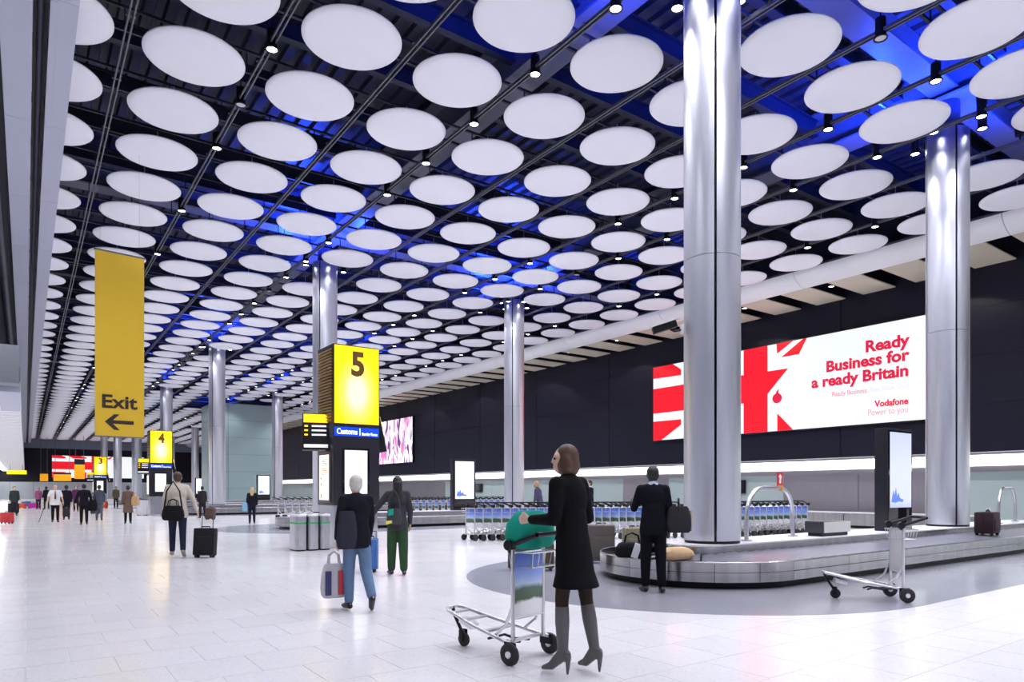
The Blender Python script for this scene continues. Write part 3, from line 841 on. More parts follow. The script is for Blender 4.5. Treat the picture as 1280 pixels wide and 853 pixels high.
t = thing('advert_board', 'lit poster of colourful figures on the charcoal wall behind pillar sign five', 'advert', (XW - 0.16, 64.0, 3.75), R(-90))
obj('casing', box(-0.06, 13.1, 0, 0.12, -0.06, 3.86, 0.01), black_plastic, t)
flat('face', [(0, 0), (13.04, 0), (13.04, 3.8), (0, 3.8)], -0.02, -0.001, poster_mat, t)
t = thing('advert_board', 'tiny far lit poster on the charcoal wall near the end', 'advert', (XW - 0.16, 122.0, 3.75), R(-90))
obj('casing', box(-0.06, 9.1, 0, 0.12, -0.06, 3.86, 0.01), black_plastic, t)
flat('face', [(0, 0), (9.04, 0), (9.04, 3.8), (0, 3.8)], -0.02, -0.001, poster_mat, t)

# ------------------------------------------------------------------ hanging exit banner
xb, yb = floor_at(124, 545 + 1e-6, 0) if False else (0, 0)
d = 15.7; r = (150 - 640) / FPX * d
bx_, by_ = r * CO + d * SI, -r * SI + d * CO
t = thing('exit_banner', 'tall yellow hanging banner reading Exit with an arrow', 'banner', (bx_, by_, 2.63), R(6))
w = 0.50
flat('cloth', [(-w, 0), (w, 0), (w - 0.0, 4.22), (-w, 4.22)], -0.012, 0.012, yellow_cloth, t)
text('lettering', 'Exit', 0.42, ink, t, (-0.02, -0.016, 0.66), 0.010, 'CENTER', 0.72)
flat('arrow', [(-.31, .335), (-.12, .515), (-.01, .515), (-.15, .375), (.28, .375), (.28, .295), (-.15, .295), (-.01, .155), (-.12, .155)], -0.017, -0.0125, ink, t)
b = bmesh.new(); add_cyl(b, (-w - 0.02, 0, 4.23), (w + 0.02, 0, 4.23), 0.022, seg=10); obj('top_bar', b, rail_mat, t)
b = bmesh.new(); add_cyl(b, (-w - 0.01, 0, 0.0), (w + 0.01, 0, 0.0), 0.018, seg=10); obj('bottom_bar', b, rail_mat, t)
for s in (-1, 1):
    b = bmesh.new(); add_cyl(b, (s * 0.4, 0, 4.23), (s * 0.4, 0, 9.28 - 2.63), 0.0018, seg=6); obj('wire', b, rail_mat, t)

# ------------------------------------------------------------------ pillar signs
def pillar_sign(num, word, x, y, louvres):
    W, D, H = 1.19, 1.07, 4.93
    t = thing('pillar_sign', 'charcoal pillar sign with backlit yellow face numbered ' + word, 'sign', (x, y, 0), 0, 'numbered pillar signs')
    obj('base', box(0.03, W - 0.03, 0.03, D - 0.03, 0.0, 1.03, 0.005), steel, t)
    obj('body', box(0, W, 0, D, 1.03, 2.98, 0.01), kiosk_dark, t)
    obj('head_frame', box(0.0, W, 0.0, D, 2.98, H, 0.01), kiosk_dark, t)
    lb = obj('light_face', box(-W / 2 + 0.025, W / 2 - 0.025, -0.02, -0.001, 0.04, 1.92), lightbox, t, (W / 2, 0, 2.98))
    text('numeral', num, 0.80, numeral, t, (W / 2 + 0.02, -0.026, 4.21), 0.03, 'CENTER', 0.34)
    obj('blue_panel', box(0.02, W - 0.02, -0.018, -0.001, 2.71, 2.93), sign_blue, t)
    text('lettering', 'Customs', 0.19, sign_white, t, (0.34, -0.022, 2.76), 0.002, 'CENTER', 0.52)
    flat('divider', [(.66, .0 + 2.74), (.675, 2.74), (.675, 2.91), (.66, 2.91)], -0.022, -0.0185, sign_white, t)
    text('lettering', 'Border Force', 0.10, sign_white, t, (0.72, -0.022, 2.745), 0.001, 'LEFT', 0.40)
    obj('screen_bezel', box(0.22, 0.92, -0.015, -0.001, 1.25, 2.42, 0.003), screen_black, t)
    s = obj('screen', box(0.28, 0.86, -0.006, 0, 0.0, 1.06), screen_bright, t, (0, -0.016, 1.31))
    # louvres on both flanks
    lm = bmesh.new(); add_box(lm, (0, 0, 0), (0.05, D - 0.14, 0.022), 0, Matrix.Rotation(R(30), 3, 'Y')); lme_ = mesh_of('louvre', lm, gold_slat, False)
    for side in (-0.012, W + 0.012):
        for k in range(louvres):
            obj('louvre', lme_, None, t, (side, D / 2, 3.05 + (k + .5) * 1.78 / louvres))
    # poster on the walkway flank
    obj('poster_frame', box(-0.03, -0.001, 0.14, D - 0.14, 1.1, 2.32, 0.006), mat('brown_frame', (0.09, 0.06, 0.055), 0.4), t)
    ps = obj('poster', box(-0.006, 0, 0.22, D - 0.22, 0, 1.1), mat('lit_cream_poster', (1, 0.9, 0.75), 0.4, 0, 1.2, (1.0, 0.88, 0.72)), t, (-0.032, 0, 1.16))
    for k, (z0, z1) in enumerate(((0.84, 1.02), (0.62, 0.78))):
        for q in range(4):
            obj('print_line', box(-0.0085, -0.0062, 0.30, 0.70 - 0.05 * (q % 2), z0 + q * 0.045, z0 + q * 0.045 + 0.02), mat('poster_red', (0.7, 0.12, 0.08), 0.5, 0, 0.5, (0.8, 0.15, 0.1)), ps)
    for z in (0.5, 0.36, 0.1, 0.04):
        obj('print_mark', box(-0.0085, -0.0062, 0.66, 0.74, z, z + 0.05), mat('poster_brown', (0.3, 0.12, 0.03), 0.5, 0, 0.3), ps)
    # flight monitors on arms
    for s, xo in ((-1, -0.30), (1, W + 0.30)):
        m = link(bpy.data.objects.new('monitor', None)); m.parent = t
        m.location = (xo, 0.35, 2.38); m.rotation_euler = (R(-12), 0, R(-20) if s < 0 else R(78))
        obj('casing', box(-0.32, 0.32, 0.0, 0.16, 0.0, 0.92, 0.02), black_plastic, m)
        obj('header', box(-0.29, 0.29, -0.01, -0.001, 0.68, 0.89), sign_yellow, m)
        for k in range(3):
            obj('flight_line', box(-0.10, 0.24, -0.008, -0.001, 0.57 - k * 0.11, 0.61 - k * 0.11), mat('screen_text', (0.8, 0.8, 0.9), 0.4, 0, 0.7), m)
            obj('flight_mark', box(-0.27, -0.19, -0.008, -0.001, 0.57 - k * 0.11, 0.61 - k * 0.11), sign_yellow, m)
        obj('footer', box(-0.28, 0.28, -0.008, -0.001, 0.05, 0.13), mat('screen_footer', (0.7, 0.75, 0.9), 0.4, 0, 0.6), m)
        b = bmesh.new(); add_tube(b, [(0.05 * s, 0.14, 0.4), (-0.28 * s, 0.24, 0.42)], 0.04); obj('arm', b, black_plastic, m)
    return t
pillar_sign('5', 'five', 6.0, 15.75, 24)
pillar_sign('4', 'four', 5.94, 44.9, 12)
pillar_sign('3', 'three', 5.84, 83.9, 8)

# ------------------------------------------------------------------ litter bins
def bin_(label, x, y):
    t = thing('litter_bin', label, 'bin', (x, y, 0), 0, 'steel litter bins beside pillar sign five')
    w, dp = 0.135, 0.27
    n = 40; bm = bmesh.new(); poly = []
    for k in range(n):
        a = 2 * math.pi * k / n
        cxn, syn = math.cos(a), math.sin(a)
        e = 0.45
        fl_ = 1.0 - 0.02 * (k % 2)
        poly.append((w * fl_ * math.copysign(abs(cxn) ** e, cxn), dp * fl_ * math.copysign(abs(syn) ** e, syn)))
    add_prism(bm, poly, 0.03, 0.80); obj('shell', bm, steel, t, smooth=False)
    b = bmesh.new(); add_prism(b, [(p[0] * .95, p[1] * .95) for p in poly], 0, 0.03); obj('plinth', b, black_plastic, t, smooth=False)
    b = bmesh.new(); add_prism(b, [(p[0] * 1.02, p[1] * 1.02) for p in poly], 0.80, 0.84); obj('lid', b, white_paint, t, smooth=False)
    b = bmesh.new(); add_prism(b, [(p[0] * 1.012, p[1] * 1.012) for p in poly], 0.62, 0.66); obj('band', b, mat('green_band', (0.05, 0.4, 0.12), 0.4), t, smooth=False)
    b = bmesh.new(); add_cyl(b, (0, 0, 0.84), (0, 0, 0.846), 0.07, seg=18); obj('opening', b, black_plastic, t)
    return t
for k, lab in enumerate(('fluted steel litter bin, outermost of three beside pillar sign five', 'fluted steel litter bin, middle of three beside pillar sign five', 'fluted steel litter bin touching the side of pillar sign five')):
    bin_(lab, 5.14 + 0.285 * k, 15.72 + 0.0 * k)

# ------------------------------------------------------------------ teal glass shaft
t = thing('glass_shaft', 'tall teal glass lift shaft behind the far carousel', 'shaft', (13.6, 64.6, 0))
W, H = 5.2, 9.24
obj('core', box(0.05, W - 0.05, 0.05, 5, 0, H), mat('shaft_core', (0.2, 0.27, 0.27), 0.5), t, smooth=False)
pb = bmesh.new(); add_box(pb, (0.6, 0, 0.77), (1.18, 0.04, 1.52), 0.004); p1 = mesh_of('glass_panel', pb, teal_glass, False)
pb = bmesh.new(); add_box(pb, (1.95, 0, 0.77), (3.88, 0.04, 1.52), 0.004); p2 = mesh_of('glass_panel', pb, teal_glass, False)
for k in range(6):
    obj('glass_panel', p1, None, t, (0.0, 0.0, k * 1.54)); obj('glass_panel', p2, None, t, (1.22, 0.0, k * 1.54))
    pb = bmesh.new(); add_box(pb, (0, 2.5, 0.77), (0.04, 4.95, 1.52), 0.004); obj('glass_panel', pb, teal_glass, t, (0, 0.05, k * 1.54), smooth=False)
# frosted lettering-like flight of birds is left plain

# ------------------------------------------------------------------ luggage trolleys
def trolley_proto(detail=True):
    t = thing('luggage_trolley', 'x', 'trolley')
    b = bmesh.new()
    for s in (-1, 1):
        add_tube(b, [(-0.02, s * 0.23, 0.16), (0.10, s * 0.22, 0.175), (0.5, s * 0.17, 0.245), (0.86, s * 0.10, 0.325), (0.90, s * 0.06, 0.335)], 0.016, 8)
        add_tube(b, [(0.02, s * 0.20, 0.16), (0.02, s * 0.20, 0.92)], 0.017, 8)
        add_tube(b, [(0.22, s * 0.19, 0.20), (0.10, s * 0.195, 0.30), (0.02, s * 0.20, 0.48)], 0.012, 6)
    add_tube(b, [(0.90, -0.06, 0.335), (0.90, 0.06, 0.335)], 0.016, 8)
    for x, w, z in ((0.06, 0.22, 0.17), (0.34, 0.19, 0.215), (0.62, 0.15, 0.27), (0.80, 0.11, 0.31)):
        add_box(b, (x, 0, z), (0.05, 2 * w, 0.015))
    add_tube(b, [(0.02, -0.2, 0.90), (0.02, 0.2, 0.90)], 0.014, 6)
    add_tube(b, [(0.02, -0.2, 0.36), (0.02, 0.2, 0.36)], 0.012, 6)
    add_box(b, (0.70, 0, 0.215), (0.16, 0.10, 0.05), 0.01, Matrix.Rotation(R(-18), 3, 'Y'))
    obj('frame', b, chrome, t)
    b = bmesh.new(); add_box(b, (0, 0, 0.275), (0.012, 0.37, 0.55), 0.004); obj('advert_panel', b, panel_pic, t, (0.02, 0, 0.36))
    # handle, wheels
    b = bmesh.new()
    for s in (-1, 1):
        add_tube(b, [(0.05, s * 0.2, 0.90), (0.03, s * 0.21, 0.955), (-0.10, s * 0.22, 1.0), (-0.24, s * 0.22, 1.05)], 0.019, 8)
        add_cyl(b, (0.05, s * 0.2 - 0.035, 0.955), (0.05, s * 0.2 + 0.035, 0.955), 0.042, seg=12)
    add_tube(b, [(-0.24, -0.22, 1.05), (-0.26, 0, 1.055), (-0.24, 0.22, 1.05)], 0.019, 8)
    obj('handle', b, black_plastic, t)
    b = bmesh.new()
    add_tube(b, [(0.10, -0.17, 0.90), (-0.16, -0.17, 0.90), (-0.16, 0.17, 0.90), (0.10, 0.17, 0.90)], 0.008, 6, closed=True)
    add_tube(b, [(0.08, -0.15, 0.78), (-0.14, -0.15, 0.78), (-0.14, 0.15, 0.78), (0.08, 0.15, 0.78)], 0.005, 6, closed=True)
    for k in range(5):
        y = -0.15 + 0.075 * k
        add_tube(b, [(-0.16, y * 1.1, 0.90), (-0.14, y, 0.78), (0.08, y, 0.78), (0.10, y * 1.1, 0.90)], 0.004, 5)
    obj('basket', b, chrome, t)
    wb = bmesh.new(); add_lathe(wb, [(0.03, -0.02), (0.075, -0.022), (0.09, -0.012), (0.09, 0.012), (0.075, 0.022), (0.03, 0.02), (0.0, 0.022)], 20)
    wme = mesh_of('wheel', wb, rubber); wme.transform(Matrix.Rotation(R(90), 4, 'X'))
    hb = bmesh.new(); add_lathe(hb, [(0, -0.026), (0.026, -0.026), (0.03, -0.02), (0.03, 0.02), (0.026, 0.026), (0, 0.026)], 14)
    hme = mesh_of('hub', hb, chrome); hme.transform(Matrix.Rotation(R(90), 4, 'X'))
    for s in (-1, 1):
        w_ = obj('wheel', wme, None, t, (0.0, s * 0.265, 0.09))
        if detail: obj('hub', hme, None, w_)
    b = bmesh.new()
    for s in (-1, 1): add_box(b, (0.02, s * 0.235, 0.135), (0.12, 0.012, 0.09), 0.004)
    obj('axle_bracket', b, black_plastic, t)
    w_ = obj('caster', wme, None, t, (0.76, 0, 0.062)); w_.scale = (0.69, 0.9, 0.69)
    if detail:
        b = bmesh.new(); add_tube(b, [(0.90, 0, 0.34), (0.88, 0, 0.27), (0.80, 0, 0.15), (0.76, 0, 0.12)], 0.016, 6)
        for s in (-1, 1): add_box(b, (0.77, s * 0.028, 0.10), (0.05, 0.008, 0.1), 0.002)
        obj('caster_fork', b, black_plastic, t)
        b = bmesh.new()
        for s in (-0.06, 0.06): add_tube(b, [(0.06, s, 0.15), (0.22, s * 1.1, 0.135), (0.34, s * 1.2, 0.15), (0.40, s * 1.2, 0.13)], 0.012, 6)
        obj('brake_pedal', b, black_plastic, t)
    return t
tp = trolley_proto()
x, y = floor_at(1131, 752)
tp.location = (x + 0.05, y + 0.1, 0.004); tp.rotation_euler = (0, 0, math.atan2(0.50, -0.80) - R(12))
tag(tp, 'empty luggage trolley standing on the grey floor before the carousel', 'trolley')
tw = copy_tree(tp); tag(tw, 'luggage trolley with bags pushed by the woman in black dress', 'trolley')
HW = math.atan2(0.97, -0.25)
tw.location = (3.39, 4.48, 0.0); tw.rotation_euler = (0, 0, HW)
for ch in tp.children:
    if ch.name.startswith('advert_panel'):
        ch.data = ch.data.copy(); ch.data.materials[0] = vary(mat('plain_trolley_panel', (0.66, 0.65, 0.64), 0.4), 0.04, 9)
        ch.name = 'plain_panel'
tr0 = trolley_proto(False)
first = True
def row(n, p0, p1, lab, group):
    global first
    for k in range(n):
        o = tr0 if first else copy_tree(tr0)
        first = False
        f = k / max(1, n - 1)
        o.location = (p0[0] + (p1[0] - p0[0]) * f, p0[1] + (p1[1] - p0[1]) * f + random.uniform(-.03, .03), 0)
        o.rotation_euler = (0, 0, math.atan2(p1[1] - p0[1], p1[0] - p0[0]) + random.uniform(-.06, .06) + (0.55 if n == 26 else 0.0))
        tag(o, 'parked luggage trolley, ' + ORD[k] + ' in the nested row ' + lab, 'trolley', group)
row(26, (10.0, 16.0), (15.6, 13.5), 'behind the woman in black', 'nested trolleys behind the near carousel')
row(16, (16.2, 12.75), (20.3, 12.4), 'behind the bent rail by the near column', 'nested trolleys behind the bent rail')
row(18, (15.2, 29.8), (21.2, 29.4), 'behind the second carousel', 'nested trolleys behind the second carousel')
row(12, (10.2, 34.3), (13.8, 33.6), 'before the far glass shaft', 'nested trolleys before the glass shaft')

# ------------------------------------------------------------------ luggage
def suitcase(label, x, y, rz, w, dp, h, col, z=0.0, handle=0.0, tagc=None, tilt=0.0, name='suitcase', soft=0.03, hard=False, group=None):
    t = thing(name, label, 'suitcase', (x, y, z), rz, group)
    t.rotation_euler = (R(tilt), 0, rz)
    key = 'case_%.2f_%.2f_%.2f' % col
    m = mat(key, col, 0.55, spec=0.2); 
    if key + '_v' not in MATS: MATS[key + '_v'] = vary(m, 0.12, 30, 0.05, bump=0.15)
    wz = 0.05
    bm = bmesh.new(); add_box(bm, (0, 0, wz + h / 2), (w, dp, h), soft); obj('body', bm, m, t)
    bm = bmesh.new(); add_box(bm, (0, -dp / 2 - 0.004, wz + h * 0.40), (w * 0.8, 0.035, h * 0.55), 0.012); obj('pocket', bm, m, t)
    bm = bmesh.new(); add_box(bm, (0, 0, wz + h / 2), (w + 0.006, 0.014, h + 0.006), 0.004); obj('zip', bm, black_plastic, t)
    bm = bmesh.new(); add_tube(bm, [(-0.09, 0, wz + h), (-0.08, 0, wz + h + 0.035), (0.08, 0, wz + h + 0.035), (0.09, 0, wz + h)], 0.011, 8); obj('carry_handle', bm, black_plastic, t)
    if handle:
        bm = bmesh.new(); add_tube(bm, [(-0.11, dp * 0.35, wz + h - 0.02), (-0.11, dp * 0.35, wz + h + handle), (0.11, dp * 0.35, wz + h + handle), (0.11, dp * 0.35, wz + h - 0.02)], 0.010, 8); obj('pull_handle', bm, rail_mat, t)
    if wz:
        wb = bmesh.new(); add_cyl(wb, (-0.02, 0, 0.03), (0.02, 0, 0.03), 0.03, seg=14); wm = mesh_of('wheel', wb, rubber)
        for sx in (-1, 1):
            for sy in (-1, 1): obj('wheel', wm, None, t, (sx * (w / 2 - 0.06), sy * (dp / 2 - 0.045), 0))
        bm = bmesh.new()
        for sx in (-1, 1):
            for sy in (-1, 1): add_box(bm, (sx * (w / 2 - 0.06), sy * (dp / 2 - 0.045), 0.052), (0.06, 0.05, 0.03), 0.006)
        obj('wheel_mounts', bm, black_plastic, t)
    if tagc:
        bm = bmesh.new(); add_box(bm, (0.02, -0.03, wz + h + 0.035), (0.20, 0.05, 0.012), 0.003, Matrix.Rotation(R(25), 3, 'Y')); obj('paper_tag', bm, white_paint, t)
    return t
def soft_bag(name, label, x, y, z, rz, w, dp, h, col, strap=0.0, cat='bag', top=0.75, handles=True, tagged=False):
    t = thing(name, label, cat, (x, y, z), rz)
    m = vary(mat('cloth_%.2f_%.2f_%.2f' % col, col, 0.75, spec=0.12), 0.15, 25, bump=0.2)
    bm = bmesh.new()
    n = 24; prev = None; rings = []
    for zz, f in ((0, 0.80), (0.03, 0.95), (h * 0.3, 1.02), (h * 0.65, 0.95), (h * 0.92, top + 0.04), (h, top - 0.1)):
        ring = []
        for k in range(n):
            a = 2 * math.pi * k / n; e = 0.55
            c_, s_ = math.cos(a), math.sin(a)
            ring.append(bm.verts.new((w / 2 * f * math.copysign(abs(c_) ** e, c_), dp / 2 * f * math.copysign(abs(s_) ** e, s_), zz)))
        rings.append(ring)
    for A, B in zip(rings, rings[1:]):
        for k in range(n): bm.faces.new((A[k], A[(k + 1) % n], B[(k + 1) % n], B[k]))
    bm.faces.new(rings[0][::-1]); bm.faces.new(rings[-1])
    obj('body', bm, m, t)
    if handles:
        for s in (-1, 1):
            bm = bmesh.new(); add_tube(bm, [(-w * 0.22, s * dp * 0.25, h * 0.9), (-w * 0.18, s * dp * 0.2, h + 0.10), (0, s * dp * 0.15, h + 0.14), (w * 0.18, s * dp * 0.2, h + 0.10), (w * 0.22, s * dp * 0.25, h * 0.9)], 0.009, 6)
            obj('handle', bm, m, t)
    if strap:
        bm = bmesh.new(); add_tube(bm, [(-w * 0.42, 0, h * 0.8), (-w * 0.3, 0, h + strap * 0.6), (0, 0, h + strap), (w * 0.3, 0, h + strap * 0.6), (w * 0.42, 0, h * 0.8)], 0.014, 6); obj('strap', bm, m, t)
    if tagged:
        bm = bmesh.new(); add_box(bm, (0.08, -dp / 2 - 0.02, h * 0.5), (0.10, 0.02, 0.22), 0.006, Matrix.Rotation(R(18), 3, 'Y')); obj('paper_tag', bm, white_paint, t)
    return t
suitcase('large taupe suitcase with a white tag standing behind the near carousel', 8.98, 9.62, -YAW, 0.50, 0.30, 0.68, (0.13, 0.11, 0.10), tagc=1)
suitcase('beige suitcase behind the carousel half hidden by the man in suit', 9.60, 9.35, -YAW + 0.2, 0.42, 0.26, 0.62, (0.30, 0.27, 0.19), tagc=1)
suitcase('small brown case behind the carousel next to the beige suitcase', 9.95, 9.10, -YAW, 0.34, 0.2, 0.48, (0.36, 0.22, 0.12))
suitcase('dark plum suitcase riding the near carousel before the wall-side column', 17.1, 6.05, R(8), 0.62, 0.36, 0.46, (0.035, 0.018, 0.025), z=0.41, tagc=1)
soft_bag('holdall', 'black holdall with a paper tag on the curve of the near carousel', *floor_at(790, 697, 0.41), 0.41, -0.9, 0.50, 0.30, 0.22, (0.01, 0.01, 0.012), tagged=True)
soft_bag('duffel_bag', 'tan rolled bag lying on the near carousel before the column', *floor_at(846, 699, 0.41), 0.41, -0.2, 0.52, 0.26, 0.17, (0.62, 0.42, 0.24), handles=False, top=0.6)
soft_bag('holdall', 'dark red bag on the near carousel at the picture edge', 19.9, 6.0, 0.41, 0, 0.5, 0.3, 0.3, (0.06, 0.01, 0.015))
# on the pushed trolley
fx_, fy_ = math.cos(HW), math.sin(HW)
soft_bag('travel_bag', 'bright green bag piled on the pushed trolley', 3.39 + fx_ * 0.0, 4.48 + fy_ * 0.0 - 0.0, 0.93, HW, 0.30, 0.42, 0.30, (0.01, 0.30, 0.21), handles=False, top=0.6)
x, y = floor_at(668, 714)
suitcase('brown suitcase lying on the floor beyond the pushed trolley', x, y + 0.1, -YAW, 0.80, 0.30, 0.42, (0.10, 0.07, 0.055))
# ------------------------------------------------------------------ people
def cap_verts(bm, p0, r0, p1, r1, seg=12, hs=4):
    p0, p1 = Vector(p0), Vector(p1); d = p1 - p0; L = d.length
    q = (d if L > 1e-6 else Vector((0, 0, 1))).to_track_quat('Z', 'Y').to_matrix()
    prof = []
    for k in range(hs + 1):
        a = -math.pi / 2 + math.pi / 2 * k / hs; prof.append((r0 * math.cos(a), r0 * math.sin(a)))
    for k in range(hs + 1):
        a = math.pi / 2 * k / hs; prof.append((r1 * math.cos(a), L + r1 * math.sin(a)))
    rings = []
    for (r, z) in prof:
        if r < 1e-6: rings.append([bm.verts.new(p0 + q @ Vector((0, 0, z)))])
        else: rings.append([bm.verts.new(p0 + q @ Vector((r * math.cos(2 * math.pi * k / seg), r * math.sin(2 * math.pi * k / seg), z))) for k in range(seg)])
    for A, B in zip(rings, rings[1:]):
        for k in range(seg):
            k2 = (k + 1) % seg
            if len(A) == 1 and len(B) == 1: continue
            if len(A) == 1: bm.faces.new((A[0], B[k2], B[k]))
            elif len(B) == 1: bm.faces.new((A[k], A[k2], B[0]))
            else: bm.faces.new((A[k], A[k2], B[k2], B[k]))
def ell_verts(bm, c, r, M=None, seg=18):
    v = bmesh.ops.create_uvsphere(bm, u_segments=seg, v_segments=12, radius=1.0)['verts']
    T = Matrix.Translation(Vector(c)) @ (M.to_4x4() if M else Matrix.Identity(4)) @ Matrix.Diagonal((*r, 1))
    bmesh.ops.transform(bm, matrix=T, verts=v)
def fru_verts(bm, rings, seg=28):
    """closed stack of ellipses (cx, cy, z, rx, ry)"""
    RR = [[bm.verts.new((cx + rx * math.cos(2 * math.pi * k / seg), cy + ry * math.sin(2 * math.pi * k / seg), z)) for k in range(seg)] for cx, cy, z, rx, ry in rings]
    for A, B in zip(RR, RR[1:]):
        for k in range(seg): bm.faces.new((A[k], A[(k + 1) % seg], B[(k + 1) % seg], B[k]))
    bm.faces.new(RR[0][::-1]); bm.faces.new(RR[-1])
def fuse(name, prims, m, parent, vox, sm=4):
    """grow one continuous skin over overlapping limbs"""
    bm = bmesh.new()
    for p in prims:
        if p[0] == 'c': cap_verts(bm, *p[1:])
        elif p[0] == 'e': ell_verts(bm, *p[1:])
        else: fru_verts(bm, p[1])
    bmesh.ops.recalc_face_normals(bm, faces=bm.faces[:])
    me = bpy.data.meshes.new(name); bm.to_mesh(me); bm.free()
    o = bpy.data.objects.new(name, me)
    rm = o.modifiers.new('r', 'REMESH'); rm.mode = 'VOXEL'; rm.voxel_size = vox; rm.use_smooth_shade = True
    s = o.modifiers.new('s', 'SMOOTH'); s.factor = 0.5; s.iterations = sm
    nm = baked(o); link(o)
    o.modifiers.clear(); o.data = nm; bpy.data.meshes.remove(me)
    nm.materials.clear(); nm.materials.append(m); nm.name = name
    for p in nm.polygons: p.use_smooth = True
    o.parent = parent
    return o
SKIN = {'light': vary(mat('skin_light', (0.62, 0.40, 0.30), 0.5), 0.06, 12), 'mid': vary(mat('skin_mid', (0.42, 0.25, 0.17), 0.5), 0.06, 12), 'dark': vary(mat('skin_dark', (0.06, 0.033, 0.022), 0.45), 0.06, 12)}
def cloth(col, rough=0.8): return vary(mat('cloth_%.3f_%.3f_%.3f' % col, col, rough, spec=0.08), 0.14, 18, bump=0.25) if ('cloth_%.3f_%.3f_%.3f' % col) not in MATS else MATS['cloth_%.3f_%.3f_%.3f' % col]
def hair_m(col): return vary(mat('hair_%.2f_%.2f_%.2f' % col, col, 0.5), 0.3, 60, stretch=(1, 1, 0.15), bump=0.4) if ('hair_%.2f_%.2f_%.2f' % col) not in MATS else MATS['hair_%.2f_%.2f_%.2f' % col]
def person(label, x, y, heading, H, legs=((2, -2), (-2, -4)), arms=None, skin='light', hair=('short', (0.02, 0.015, 0.012)),
           top=(0.02, 0.02, 0.02), bottom=(0.02, 0.02, 0.025), shoe=(0.01, 0.01, 0.01), style='jacket', lean=2, vox=0.016, heel=0.0, wide=1.0,
           hem=0.0, tie=None, bare_legs=False, head_turn=0.0, z=0.0, group=None, leg_w=1.0, collar=None, sleeves=True):
    """faces +x of its own frame, left hand on +y"""
    S = H / 1.75
    t = thing('person', label, 'person', (x, y, z), heading, group)
    def P(v): return (v[0] * S, v[1] * S, v[2] * S)
    def cp(a, r0, b, r1): return ('c', P(a), r0 * S, P(b), r1 * S)
    def el(c, r, M=None): return ('e', P(c), P(r), M)
    vec = lambda *a: Vector(a)
    # legs
    joints = []; low = 1e9
    for s, (ta, sa) in zip((1, -1), legs):
        hip = vec(0, s * 0.088, 0)
        knee = hip + 0.43 * vec(math.sin(R(ta)), s * 0.02, -math.cos(R(ta)))
        ank = knee + 0.41 * vec(math.sin(R(sa)), s * 0.01, -math.cos(R(sa)))
        pitch = R(max(-35, min(70, -sa * 1.0))) if sa < -12 else 0.0
        pitch += heel
        toe = ank + vec(0.175 * math.cos(pitch) + 0.0, s * 0.035, -0.055 - 0.175 * math.sin(pitch))
        hl = ank + vec(-0.055 * math.cos(pitch), 0, -0.055 + 0.055 * math.sin(pitch))
        ball = ank + vec(0.115 * math.cos(pitch), s * 0.02, -0.055 - 0.115 * math.sin(pitch))
        joints.append((hip, knee, ank, toe, hl, ball, s))
        low = min(low, toe.z - 0.03, hl.z - 0.035 if not heel else 9)
    up = vec(0, 0, -low + 0.002)
    joints = [tuple(q + up if isinstance(q, Vector) else q for q in j) for j in joints]
    hz = up.z
    sp = vec(math.sin(R(lean)), 0, math.cos(R(lean)))
    pel = vec(0, 0, hz)
    def on(k, f=0.0): return pel + sp * k + vec(f, 0, 0)
    neck, headc = on(0.56), on(0.71, 0.025)
    W_ = wide
    if arms is None: arms = (((0.05, 0.18, -1), (0.15, 0.03, -1)), ((0.05, -0.18, -1), (0.15, -0.03, -1)))
    aj = []
    for s, (ud, fd) in zip((1, -1), arms):
        sh = on(0.505) + vec(0, s * 0.165 * (0.5 + 0.5 * W_), 0)
        elb = sh + Vector(ud).normalized() * 0.285
        wr = elb + Vector(fd).normalized() * 0.25
        aj.append((sh, elb, wr, Vector(fd).normalized(), s))
    Hm = Matrix.Rotation(R(head_turn), 3, 'Z')
    def hd(a): return headc + Hm @ Vector(a)
    # ---- body: one continuous skin
    B = []
    B += [el(on(0.40), (0.105, 0.155, 0.19)), el(on(0.20), (0.09, 0.125, 0.17)), el(on(0.02), (0.10, 0.15, 0.12))]
    B += [cp(on(0.50, -0.005) + vec(0, 0.13, 0), 0.055, on(0.50, -0.005) + vec(0, -0.13, 0), 0.055)]
    B += [cp(on(0.50), 0.058, on(0.64, 0.01), 0.052)]
    B += [el(hd((0, 0, 0)), (0.098, 0.077, 0.115)), el(hd((0.028, 0, -0.058)), (0.066, 0.056, 0.062)), el(hd((-0.02, 0, 0.03)), (0.09, 0.078, 0.085))]
    B += [cp(hd((0.090, 0, 0.012)), 0.010, hd((0.101, 0, -0.020)), 0.013), cp(hd((0.086, 0.02, -0.058)), 0.010, hd((0.086, -0.02, -0.058)), 0.010), cp(hd((0.072, 0.045, 0.03)), 0.016, hd((0.072, -0.045, 0.03)), 0.016)]
    for s in (1, -1): B += [cp(hd((-0.012, s * 0.077, 0.015)), 0.016, hd((-0.006, s * 0.075, -0.025)), 0.012)]
    for (hip, knee, ank, toe, hl, ball, s) in joints:
        B += [cp(hip, 0.078, knee, 0.052), cp(knee, 0.050, knee.lerp(ank, 0.35), 0.052), cp(knee.lerp(ank, 0.35), 0.052, ank, 0.034), cp(ank, 0.034, ball, 0.03), cp(hl + vec(0, 0, 0.02), 0.026, ball, 0.026)]
